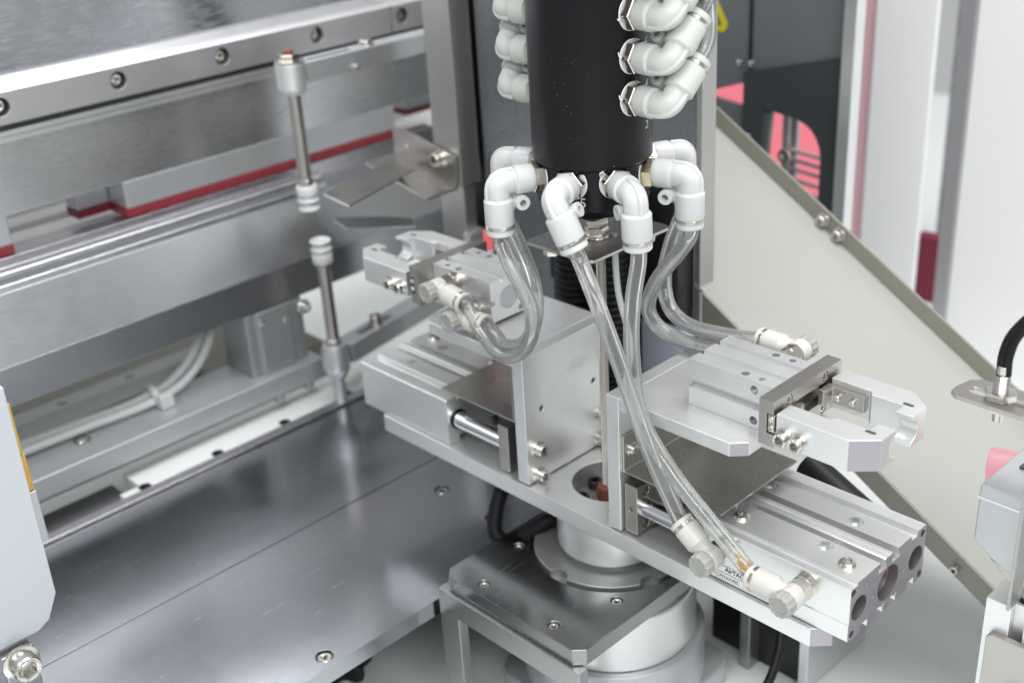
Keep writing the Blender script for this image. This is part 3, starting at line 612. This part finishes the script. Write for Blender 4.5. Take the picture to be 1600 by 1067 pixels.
# slide carriage
t = thing('slide_carriage', 'long grey slide plate on which the curved white tube lies', 'slide', (-322, -80, -52))
build(MB().box(-345, -300, -330, 27, -47, -32), 'plate', ALU2, t, .6)
for x, y in ((-326, -150),):
    screw(t, (x, y, -32.2), (0, 0, 1), 4.2, .6, False, 'sunk', SCREW)
    build(MB().rev([(4.6, -32), (5.6, -32), (5.6, -31.8), (4.6, -31.8)], (x, y, 0), (0, 0, 1), 28, closed=True), 'recess_shade_ring', BLKS, t, 0)  # black ring on the plate paints the shade of an uncut recess
for y in (-12, 14): build(MB().rev([(3.6, 0), (3.6, 6), (3, 6.6)], (-303.8, y, -46.9), (0, 0, -1), 20), 'stud', GREYB, t, .2)
t = thing('compact_cylinder', 'small upright grey cylinder block under the sloped beam', 'cylinder', (-325, 0, -32))
b = MB().prism([(-318, -26), (-311, -26), (-310, -22), (-311, -18), (-308, -16), (-308, 10), (-311, 12), (-310, 16), (-311, 22), (-318, 25), (-345, 25), (-345, -26)], 'z', -31.9, 15.5)
build(b, 'body', GREYB, t, .6)
for y, z in ((-14, 8), (6, 4)): screw(t, (-308, y, z), (1, 0, 0), 2.4, .6, False, 'button')
screw(t, (-309, 22, 8), (1, 0, 0), 4, 3.5, True)
t = thing('back_rail', 'pale linear rail with bolt holes in the gap under the beam', 'rail', (-383, -110, -40))
cut = MB()
for y in (-118 - 18, -67 - 18, -16 - 18): cut.rev([(3.4, -36), (3.4, -20)], (-382, y, 0), (0, 0, 1), 20)
build(MB().box(-391, -374, -176, -30, -42, -30), 'rail', TABLE, t, .4, cut)
build(MB().box(-440, -346, -420, 60, -75, -45), 'channel', OLIVE, t, 0)
# white air tube lying on the carriage, with a cable tie
hose('outer of two milky air tubes curving over the slide plate', [(-344, -230, -26), (-343, -190, -27), (-341, -145, -27.8), (-338, -105, -27.5), (-337, -78, -23), (-337, -58, -11), (-336, -47, 6)], 3.2, 2.2, 'air_tube', 'milky air tubes', SILI, 14)
hose('inner of two milky air tubes curving over the slide plate', [(-336, -230, -28), (-335, -190, -28.4), (-333, -142, -28.6), (-330, -100, -28.5), (-330, -72, -24), (-331, -52, -11), (-331, -41, 6)], 3.2, 2.2, 'air_tube', 'milky air tubes', SILI, 14)
t = thing('cable_tie', 'clear cable tie holding the milky tubes together', 'cable tie', (-325, -82, -32))
build(MB().rev([(7.2, -2.4), (8.2, -2.4), (8.2, 2.4), (7.2, 2.4)], (-334, -92, -26), (.05, 1, .1), 20, closed=True), 'band', SILI, t, .2)
build(MB().box(-327, -319, -94, -84, -31.9, -22), 'head', SILI, t, .8)
# ================================================================== upper gantry at left
t = thing('sloped_beam', 'big silver beam with a sloped upper face running left to right', 'beam', (-325, -120, 16.5))
build(MB().prism([(-310, 42), (-331, 79.5), (-352, 79.5), (-352, 42)], 'y', -420, 170), 'sloped_part', BEAM, t, .4)
build(MB().prism([(-310, 16.5), (-310, 41.98), (-351, 41.98), (-351, 16.5)], 'y', -420, 170), 'lower_part', BEAM, t, .4)
build(MB().box(-400, -353, -420, 170, 16, 76), 'back_part', DARKP, t, 0)
build(MB().box(-345.5, -332.5, -420, 72, 79.7, 83.4), 'ledge', MILL, t, .9)
build(MB().box(-345.5, -335.5, -420, 72, 83.6, 84.6), 'groove_strip', GREYB, t, 0)
build(MB().box(-345.5, -337.5, -420, 72, 84.8, 89.2), 'ledge', MILL, t, 1.4)
o = tag(build(MB().box(-360, -346, -420, 190, 78, 95.2), 'slide_bar', LILAC, None, .4), 'purplish steel bar just below the red strips', 'bar')
t = thing('slide_block', 'long grey block with a red strip along its bottom edge', 'block', (-362, 40, 95))
build(MB().box(-374, -350, -75, 154, 101.2, 119.4), 'block', ALU2, t, .5)
build(MB().box(-373.5, -349.4, -76, 154.3, 95.4, 101), 'red_strip', RED, t, .3)
t = thing('slide_block', 'grey block with red strip at the far left edge', 'block', (-362, -240, 95))
build(MB().box(-374, -350, -330, -154, 101.2, 121), 'block', ALU2, t, .5)
build(MB().box(-373.5, -349.4, -330, -153.6, 95.4, 101), 'red_strip', RED, t, .3)
t = thing('slide_block', 'small grey block with red strip, left of the long one', 'block', (-384, -85, 95))
build(MB().box(-392, -375.5, -98, -62, 101.2, 116), 'block', ALU2, t, .5)
build(MB().box(-391.5, -375, -98.6, -61.5, 95.4, 101), 'red_strip', RED, t, .3)
t = thing('slide_block', 'small block with red strip beside the steel upright', 'block', (-384, 200, 95))
build(MB().box(-398, -380, 190, 250, 103.2, 112), 'block', ALU2, t, .5)
build(MB().box(-397.5, -379.5, 189.5, 250, 98.4, 103), 'red_strip', RED, t, .3)
t = thing('grooved_extrusion', 'bright grooved aluminium profile seen in the gap between the beams', 'extrusion', (-420, -80, 60))
P = []
for k in range(8):                                                        # T-slot mouths, sloped and white to put brightness into the gap
    x_ = -400 - 12 * k; z_ = 62 + 7 * k; P += [(x_, z_), (x_ - 7, z_ + 4.1), (x_ - 5, z_ - 3), (x_ - 9.6, z_ - .4), (x_ - 11.9, z_ + 6.9)]
P += [(-500, 118), (-500, 50), (-400, 50)]
build(MB().prism(P, 'y', -420, 330), 'profile', WHITE, t, 0)
t = thing('upper_beam', 'broad flat aluminium beam under the bolted rail', 'beam', (-372, -90, 119))
build(MB().box(-396, -350, -420, 235, 119.6, 164), 'beam', MILL, t, .5)
build(MB().box(-380, -346.5, -420, 235, 164.2, 167.6), 'ledge', ALU, t, .4)
build(MB().box(-380, -344.5, -420, 235, 168.2, 171.4), 'ledge', ALU, t, .4)
build(MB().box(-380, -349, -420, 235, 171.6, 175.6), 'packing_strip', DARKP, t, 0)
t = thing('linear_rail', 'polished linear rail with counterbored bolts at the top left', 'rail', (-357, -90, 176))
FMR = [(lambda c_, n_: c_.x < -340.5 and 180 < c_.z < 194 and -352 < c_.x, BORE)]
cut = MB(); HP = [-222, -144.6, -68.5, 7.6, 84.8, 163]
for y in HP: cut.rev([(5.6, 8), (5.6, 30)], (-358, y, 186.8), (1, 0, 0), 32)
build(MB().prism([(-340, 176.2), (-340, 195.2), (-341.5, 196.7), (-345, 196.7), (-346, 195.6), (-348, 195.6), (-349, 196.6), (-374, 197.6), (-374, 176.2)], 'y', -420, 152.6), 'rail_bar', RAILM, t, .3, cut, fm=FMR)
cut = MB(); cut.rev([(5.6, 8), (5.6, 30)], (-358, 163, 186.8), (1, 0, 0), 32)
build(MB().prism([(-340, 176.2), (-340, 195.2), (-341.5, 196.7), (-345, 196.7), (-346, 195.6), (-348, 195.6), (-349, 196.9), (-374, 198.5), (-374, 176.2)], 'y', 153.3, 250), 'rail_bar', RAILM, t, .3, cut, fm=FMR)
for y in HP: screw(t, (-349.4, y, 186.8), (1, 0, 0), 4.2, 5, False, 'cap')
A = MB(); ay = 138                                                        # etched arrow
A.prism([(ay - .3, 180), (ay + .3, 180), (ay + .3, 189), (ay + 1.8, 189), (ay, 193), (ay - 1.8, 189), (ay - .3, 189)], 'x', -339.98, -339.93); build(A, 'etched_arrow', ETCHG, t, 0)
for k, (zz, w_) in enumerate(((189.5, 18), (186.3, 20), (183.0, 13))):
    A = MB(); yy = 112
    while yy < 112 + w_: L = random.uniform(.8, 1.7); A.box(-339.98, -339.94, yy, yy + L, zz, zz + 1.0); yy += L + .7
    build(A, 'etched_line', ETCHG, t, 0)
t = thing('brushed_plate', 'bright brushed steel plate at the top left corner', 'plate', (-520, -90, 190))
build(MB().prism([(-374.8, 198.7), (-412, 330), (-415, 330), (-378.5, 198.7)], 'y', -420, 300), 'plate', BRUSH, t, .3)
# ================================================================== suction cups
def cup(t, x, y, z, s):
    """bellows cup whose lip is at z, opening in direction s (+1 up, -1 down)"""
    pr = [(4.6, 0), (7.0, .4), (7.4, 1.0), (7.2, 1.8), (4.8, 3.6), (4.8, 4.4), (7.2, 6.2), (7.4, 7.0), (7.1, 7.8), (5.4, 9.2), (5.4, 9.8), (7.0, 10.4), (7.2, 11.2), (7.2, 16.2), (6.6, 17.2), (3.5, 17.2)]
    build(MB().rev([(1.5, 7)] + [(3.4, .9)] + pr, (x, y, z), (0, 0, -s), 36), 'bellows_cup', SILI, t, 0)
def suction(label, up):
    x, y = -279, 24
    if up:
        t = thing('suction_cup', label, 'suction cup', (x, y, -60), 'vacuum suction cups')
        cup(t, x, y, 66, 1)
        build(MB().rev([(3.4, -13), (5.4, -13), (5.4, -10), (4.4, -9), (4.4, 47), (4.0, 48.5), (3.5, 49.5)], (x, y, 0), (0, 0, 1), 28), 'rod', STEEL, t, .2)
        boss = MB().rev([(6, -40), (8, -36), (9.8, -33), (10, -32), (10, -18), (8.6, -13.4), (5, -13.2)], (x, y, 0), (0, 0, 1), 40)
        build(boss, 'boss', ALU2, t, .3)
        build(MB().rev([(3, -59.5), (5, -59.5), (5.2, -58), (4.6, -48), (4.2, -40)], (x, y, 0), (0, 0, 1), 24), 'stem', ALU2, t, .2)
        d = V((-22, 112, 0)).normalized(); n = V((d.y, -d.x, 0)); c0 = V((x, y, 0))
        def arm(h0, h1, w, a, b): 
            bb = MB(); q = [c0 + d * a + n * w, c0 + d * b + n * w, c0 + d * b - n * w, c0 + d * a - n * w]; return bb.prism([(p.x, p.y) for p in q], 'z', h0, h1)
        c1 = arm(-40, 10, 3.2, 26, 62)
        build(arm(-31, -16.5, 8.5, 9.2, 140), 'bracket_arm', ALU2, t, .5, c1)
        p = c0 + d * 46; screw(t, (p.x, p.y, -16.4), (0, 0, 1), 4.4, 6, True, 'cap', STEEL)
    else:
        t = thing('suction_cup', label, 'suction cup', (x, y - 5, 90), 'vacuum suction cups')
        y -= 5; cup(t, x, y, 89, -1)
        build(MB().rev([(3, 104.5), (4.6, 105.5), (5.2, 106.2, 1), (5.2, 110, 1), (4.4, 110.4), (4.4, 172)], (x, y, 0), (0, 0, 1), 28), 'rod', STEEL, t, .2)
        build(MB().rev([(5, 167), (7, 168), (9.8, 172), (9.8, 187.5), (9.2, 188)], (x, y, 0), (0, 0, 1), 40), 'boss', ALU, t, .3)
        build(MB().rev([(9.9, 188.1), (9.9, 189)], (x, y, 0), (0, 0, 1), 32), 'washer', SCREW, t, .1)
        inst('nut', screw_mesh('hexnut', 6.6, 4.5, NICK), frame((x, y, 189), (0, 0, 1)), t)
        build(MB().rev([(3.4, 193.4), (3.4, 196), (2, 196.3)], (x, y, 0), (0, 0, 1), 20), 'rod_tip', COPP, t, .1)
        build(MB().box(x - 9, x + 6, y + 9, 175, 174, 187), 'bracket_arm', ALU2, t, .5, MB().box(x - 4.5, x + 1.5, y + 14, 70, 160, 200))
        screw(t, (x - 1.5, 82, 187), (0, 0, 1), 4.5, 3, True, 'button', STEEL)
        screw(t, (x + 6, 66, 176.5), (1, 0, 0), 2.0, 2.4, False, 'cap', SCREW)
suction('translucent suction cup hanging down on a long steel rod', False)
suction('translucent suction cup facing up on a grey bracket arm', True)
# ================================================================== steel upright and sheet bracket
t = thing('steel_upright', 'vertical steel bar between the beams and the black column', 'upright', (-215, 96, -140))
build(MB().box(-226, -200, 88, 105, 101, 330), 'upper_bar', UPR, t, .5)
build(MB().box(-225, -201, 89.5, 100, -139.8, 100.9), 'lower_bar', UPR, t, .5)
build(MB().box(-200.9, -194, 86, 101, 62, 70), 'stop_block', ALU, t, .4)
t = thing('sheet_bracket', 'bent stainless bracket screwed to the steel upright', 'bracket', (-232, 60, 112))
build(MB().prism([(-266, 112), (-204, 99), (-202, 122), (-245, 131), (-266, 132)], 'y', 85.8, 87.4), 'upright_flange', SHEET, t, .2)
build(MB().prism([(-266, 112), (-204, 99), (-204, 100.6), (-266, 113.6)], 'y', 60, 85.7), 'lower_flange', SHEET, t, .2)
build(MB().prism([(-231, -1), (-199, -5), (-222, 68), (-253, 77)], 'z', 114.2, 115.6), 'guide_tongue', SHEET, t, .2)
screw(t, (-217, 85.8, 119), (0, -1, 0), 4.6, 6, True, 'cap', SCREW)
screw(t, (-252, 85.8, 120.5), (0, -1, 0), 1.5, .6, False, 'button', SCREW)
tag(build(MB().prism([(-262, 24), (-236, 17.5), (-203, 48), (-217, 56), (-234, 47), (-248, 36)], 'z', 84, 85.6), 'deflector_sheet', DARKM, None, .2), 'thin dull deflector sheet behind the left gripper fingers', 'sheet')
# ================================================================== dark upright panel behind the column
t = thing('steel_screen', 'tall dark steel panel behind the black column', 'panel', (-105, 106, -140))
build(MB().box(-190, -17, 100, 113.5, -139.7, 330), 'panel', DARKM, t, .6)
build(MB().box(-245, -190.2, 114, 118, -139.7, 330), 'dark_gap_fill', BLKA, t, 0)  # black panel added to darken the gap beside the upright
build(MB().box(-16.9, -13, 100.3, 113.2, -139.7, 330), 'light_side_face', UPR, t, .5)  # lighter strip over the right side face of the panel
screw(t, (-27, 100, 63.4), (0, -1, 0), 3.4, 2.4, False, 'button', SCREW)
def conduit(label, pts, r=11, pitch=4.2, name='corrugated_conduit'):
    sp = spline(pts, 40); L = [0]
    for a, b in zip(sp, sp[1:]): L.append(L[-1] + (b - a).length)
    n = int(L[-1] / pitch * 4); q = []; j = 0
    for k in range(n + 1):
        s_ = L[-1] * k / n
        while j < len(L) - 2 and L[j + 1] < s_: j += 1
        f = (s_ - L[j]) / max(1e-6, L[j + 1] - L[j]); q.append(sp[j].lerp(sp[j + 1], f))
    i = [0]
    def rf(s): return 1.0 if (int(round(s * n)) % 4) < 2 else .88
    return tag(build(MB().tube(q, r, 20, rfun=rf), name, BLK, None, 0), label, 'conduit', 'black corrugated conduits')
conduit('black corrugated conduit standing behind the threaded rod', [(-52, 68, 125), (-52, 68, 60), (-50, 68, 0), (-50, 68, -139)], 11.5)
conduit('left of the two black conduits behind the left bracket', [(-84, 72, 125), (-85, 72, 60), (-86, 72, 0), (-86, 72, -139)], 13)
tag(build(MB().box(-120, -18, 86, 99.6, 58, 136), 'black_box', BLKS, None, 1), 'black housing behind the conduits under the column', 'box')
conduit('thin black conduit looping out under the arm at left', [(-58, -6, -16), (-60, -22, -24), (-54, -34, -42), (-42, -30, -45), (-30, -16, -34), (-20, 2, -28)], 4.6, 2.2)
tag(build(MB().prism(rrect(-52, -14, 92, 99, 3), 'z', 8, 47), 'blue_pack', BLUEW, None, 2), 'pale blue pack low behind the right tubes', 'pack')
t = thing('signal_lamp', 'small red and white lamp just behind the left gripper', 'lamp', (-147, 60, 60))
build(MB().rev([(3, 60), (3, 79)], (-147, 60, 0), (0, 0, 1), 24), 'white_base', WHITE, t, .3)
build(MB().rev([(3, 79.1), (3, 91), (2.4, 91.6)], (-147, 60, 0), (0, 0, 1), 24), 'red_lens', emit('lamp_red', (.95, .14, .16), .8), t, .3)
# ================================================================== parts chute at right
zc = lambda x: 71.5 - .616 * (x + 8)
t = thing('parts_chute', 'broad beige chute sloping down to the right behind the gripper', 'chute', (110, 160, -140))
def slab(x0, x1, y0, y1, up, dn): return MB().prism([(x0, zc(x0) + dn), (x1, zc(x1) + dn), (x1, zc(x1) + up), (x0, zc(x0) + up)], 'y', y0, y1)
build(slab(-112, 335, 100.2, 226, 0, -2), 'floor', BEIGE, t, 0)
build(MB().prism([(-10, zc(-10) + .6), (335, zc(335) + .6), (335, zc(335) - 14), (66, zc(66) - 14), (45, 6), (-10, 6)], 'y', 98, 100), 'front_flange', OLIVE, t, .3)
build(slab(-112, 335, 226.2, 228, 12.5, -2), 'rear_flange', OLIVE, t, .3)
for x in (-12, 0): screw(t, (x, 226, zc(x) + 5), (0, -1, 0), 3.4, 3.5, True, 'cap', SCREW)
screw(t, (157, 98, zc(157) - 8), (0, -1, 0), 2.2, 4, False, 'cap', SCREW)
tag(build(MB().rev([(7, 0), (8, 1), (8, 40), (7, 41)], (84, 66, 12), (.93, -.1, -.36), 28), 'black_tube_end', BLK, None, .4), 'black round tube end below the right gripper fingers', 'tube')
# ================================================================== far background at right
t = thing('slate_panel', 'dark slate machine panel with cut-out windows, upper right', 'panel', (-110, 303, -140))
P = MB().box(-300, -46, 300, 304, -139, 300); cut = MB()
cut.prism([(-108, 70), (-104, 120), (-78, 118), (-66, 106), (-62, 92), (-61, 50), (-75, 48)], 'y', 290, 310)
cut.prism([(-158, 126), (-127, 136), (-127, 119), (-158, 122)], 'y', 290, 310)
build(P, 'panel', DARKP, t, .4, cut)
build(MB().prism([(-127, 145), (-44, 165), (-44, -60), (-61, -60), (-61, 92), (-62.2, 99), (-65, 105.5), (-69, 110.5), (-75, 114.5), (-83, 117), (-104, 119.5), (-110, 119.5), (-110, -60), (-127, -60)], 'y', 297, 299.5), 'front_cover', DARKC, t, .4)
build(MB().box(-124, -121.8, 298.6, 299.8, 145, 300), 'panel_seam', BLKS, t, 0)
for x, z in ((-131, 150), (-120, 151), (-121, 98)): screw(t, (x, 298 if x < -122 else 297, z), (0, -1, 0), 2.6, 1.8, False, 'button', SCREW)
# warning triangle sticker
tri = [(-170, 178), (-161, 178), (-158.5, 176.6), (-158.5, 174.6), (-159.5, 173)]
def wtri(cx, cz, s): 
    b = MB(); b.prism([(cx + s * math.cos(a), cz + s * math.sin(a)) for a in [math.radians(90 + 120 * k + d) for k in range(3) for d in (-9, 0, 9)]], 'y', 299.7, 299.9); return b
for lab, cx, cz in (('yellow warning triangle sticker beside the column fittings', -163, 183), ('yellow warning triangle sticker cut by the top edge', -111, 212)):
    s_ = thing('warning_sticker', lab, 'sticker', (cx, 299.8, cz - 15), 'warning stickers')
    build(wtri(cx, cz, 21), 'yellow_field', YEL, s_, 0)
    a = MB(); q = [V((cx + 15.5 * math.cos(x), 299.6, cz + 15.5 * math.sin(x))) for x in [math.radians(90 + 120 * k) for k in range(3)]]
    for k in range(3): a.tube([q[k], q[(k + 1) % 3]], .8, 6)
    build(a, 'black_border', PRINT, s_, 0)
tag(build(MB().box(-210, -82, 345, 350, -139, 260), 'red_lit_sheet', PINK, None, 0), 'glowing pink red sheet seen through the panel windows', 'backlight')
tag(build(MB().box(-214, -80, 351, 354, -139, 262), 'light_block_board', DARKP, None, 0), 'unseen dark board added to block light behind the pink sheet', 'board')  # added to keep the pink sheet from lighting the posts
t = thing('wire_rack', 'small grey wire rack in front of the pink window light', 'rack', (-85, 325, 40))
for x in (-104, -66, -97): build(MB().cyl((x, 322, 10), (x, 322, 125), 2.2 if x != -104 else 4.5, 12), 'upright', ALU2, t, 0)
for z in (62, 70, 77, 54, 84): build(MB().cyl((-100, 318, z + 3), (-62, 318, z), 1.6, 10), 'bar', ALU2, t, 0)
build(MB().rev([(2.5, 0), (5, 0), (5, 3), (2.5, 3)], (-99, 312, 84), (0, -1, 0), 20, closed=True), 'ring', SCREW, t, .2)
tag(build(MB().box(-46, -36.5, 292, 303, -139, 330), 'corner_profile', ALU, None, .6), 'slim aluminium profile along the slate panel edge', 'profile')
tag(build(MB().box(-140, -108, 452, 454, -300, 330), 'pink_strip_panel', PINKD, None, 0), 'pink strip with its glow painted on, beside the aluminium profile', 'panel')
tag(build(MB().box(-111, -59, 445, 450, -300, 330), 'white_post', WHITE, None, 2), 'wide white post at upper right', 'post')
tag(build(MB().box(-41, -29, 445, 450, -300, 330), 'grey_post', ALU2, None, 1), 'narrow grey post edging the white panel', 'post')
tag(build(MB().box(-28.6, 330, 446, 450, -300, 330), 'white_screen', WHITE, None, .5), 'large white panel at the right edge', 'panel')
tag(build(MB().box(-140, 60, 640, 650, -500, 330), 'grey_machine', DGREY, None, 0), 'blurred grey machine seen between the white posts', 'machine')
tag(build(MB().box(-140, 60, 600, 615, -400, -75), 'red_cloth', DKRED, None, 0), 'dark red patch low between the white posts', 'cloth')
# ================================================================== sensor bracket and press unit at the right edge
t = thing('fibre_sensor', 'fibre sensor with black cable on a slotted steel strip', 'sensor', (197, 25, 105))
cut = MB(); cut.prism(rrect(185.5, 196, 20.8, 26.2, 2.6), 'z', 100, 115); cut.prism(rrect(202, 250, 20.8, 26.2, 2.6), 'z', 100, 115)
S1 = [(184, 14), (180.6, 17), (180.2, 22), (182, 31), (186, 34.5), (260, 37), (260, 13)]
build(MB().prism(S1, 'z', 106.6, 108.2), 'slotted_strip', STEEL, t, .3, cut)
p = V((198.5, 23.6, 0))
inst('nut', screw_mesh('hexnut', 6.6, 3.2, SCREW), frame(p + V((0, 0, 108.3)), (0, 0, 1), .3), t)
inst('nut', screw_mesh('hexnut', 4.0, 4.5, SCREW), frame(p + V((0, 0, 102)), (0, 0, 1), .3), t)
pr = []
for k in range(8): pr += [(3.3, 111.4 + k), (2.95, 111.9 + k)]
build(MB().rev(pr, p, (0, 0, 1), 20), 'threaded_body', SCREW, t, 0)
build(MB().rev([(2.6, 119.3), (2.6, 123)], p, (0, 0, 1), 18), 'ferrule', SCREW, t, .2)
build(MB().rev([(2.1, 97.5), (2.1, 102)], p, (0, 0, 1), 18), 'lens_barrel', SCREW, t, .2)
build(MB().rev([(1.5, 97.1), (1.5, 97.45)], p, (0, 0, 1), 14), 'lit_tip', REDL, t, 0)
for dx in (-1.0, 1.4): build(MB().tube(spline([p + V((dx, 0, 119)), p + V((dx, 0, 128)), p + V((dx + 2, 2, 137)), p + V((dx + 9, 6, 147)), p + V((dx + 22, 12, 156)), p + V((dx + 40, 18, 160))], 8), 1.9, 12), 'cable', BLK, t, 0)
t = thing('press_unit', 'silver press cylinder with red-lit lens at the lower right edge', 'press unit', (215, 35, -140))
build(MB().prism([(196.6, 40), (196.6, 67.5), (240, 67.5), (240, 30), (214, 30), (206, 33)], 'y', 20, 62), 'head_block', ALU2, t, .8)
build(MB().prism([(196.2, 61), (196.2, 62), (240, 62), (240, 61)], 'y', 19.7, 62.3), 'head_joint', ALU, t, 0)
build(MB().rev([(5.6, 0), (8.2, .6), (8.2, 12), (7.6, 13)], (186, 50, 59), (.9, .25, .02), 40), 'red_lens', PINKW, t, .3)
build(MB().box(203, 207, 42, 46, 67.6, 68.6), 'ink_mark', PRINT, t, .2)
build(MB().prism([(204, 32), (213, 24), (240, 24), (240, 29.8), (214, 29.8)], 'y', 22, 60), 'clamp_plate', STEEL, t, .4)
build(MB().cyl((221, 33, -10), (221, 33, 24), 6.2, 32), 'shaft', ROD, t, .2)
cut = MB().rev([(7.6, 4), (7.6, 30)], (221, 33, 0), (0, 0, 1), 32); cut.box(217, 223, 10, 24, -40, 30)
build(MB().box(205.6, 260, 20, 60, -139.5, 13.5), 'lower_body', ALU, t, .6, cut)
build(MB().prism(rrect(209, 255, -60, -2, 3), 'y', 16.5, 19.9), 'front_plate', STEEL, t, .4)
screw(t, (224, 16.5, -35), (0, -1, 0), 6.5, 8, True, 'cap', SCREW)
build(MB().box(219, 220.5, 8, 19, 20.5, 92), 'side_plate', UPR, t, .2)
# ================================================================== left edge: acrylic guard, amber block, bolt
t = thing('acrylic_guard', 'milky white acrylic plate standing at the left edge', 'guard', (-120, -330, -20))
G = [(-256, 10), (-262, -2), (-268, -5.5), (-420, -5.5), (-420, 120), (-254.5, 120)]
build(MB().prism(G, 'x', -123.5, -119.8), 'sheet', ACRY, t, .6)
screw(t, (-124 + 9, -281, -13.2), (1, 0, 0), 6.6, 7.5, True, 'cap', SCREW)
build(MB().box(-150, -115.2, -289, -274, -59.5, -7), 'foot', LILAC, t, .6)
t = thing('amber_block', 'amber plastic block peeking out behind the milky guard', 'block', (-163, -250, 14))
build(MB().box(-168, -158, -275, -241.6, 65, 93), 'upper_part', AMB, t, .8)
build(MB().box(-168, -158.6, -275, -240.6, 44, 64.8), 'lower_part', AMB, t, .8)
build(MB().box(-168, -158, -275, -240.2, 14, 43.8), 'metal_end', ALU2, t, .5)
build(MB().box(-157.9, -123.8, -290, -266, 20, 90), 'mount', ALU2, t, .5)
# ================================================================== small things on the table
t = thing('star_knob', 'black star knob below the near edge of the bed', 'knob', (-116, -106, -139.9))
K = [((15 + 3.2 * math.cos(5 * a)) * math.cos(a) - 116, (15 + 3.2 * math.cos(5 * a)) * math.sin(a) - 108) for a in [2 * math.pi * k / 60 for k in range(60)]]
build(MB().prism(K, 'z', -130, -118), 'grip', BLK, t, 2.5)
build(MB().cyl((-116, -108, -139.8), (-116, -108, -130), 6, 20), 'stem', SCREW, t, .3)
tag(build(MB().tube(spline([(78, 60, -96), (86, 44, -104), (90, 26, -112), (84, 8, -118), (70, -4, -124), (66, -18, -136)], 10), 2.6, 14), 'black_cable', BLK, None, 0), 'black cable curving out under the right cylinder', 'cable')
t = thing('valve_block', 'dark valve block with fittings under the arm at right', 'valve block', (60, 95, -140))
build(MB().box(22, 86, 70, 130, -139.6, -62), 'block', BLKS, t, 1)
build(MB().box(86.2, 92, 66, 130, -139.6, -66), 'bright_side', ROD, t, .5)
for x in (40, 58, 74): build(MB().rev([(4.5, 0), (4.5, 4), (3.4, 5), (3.4, 10)], (x, 70, -74), (0, -1, .3), 20), 'fitting', SCREW, t, .2)
build(MB().prism(rrect(30, 80, -110, -88, 3), 'y', 68, 69.8), 'cover', BLKA, t, .5)
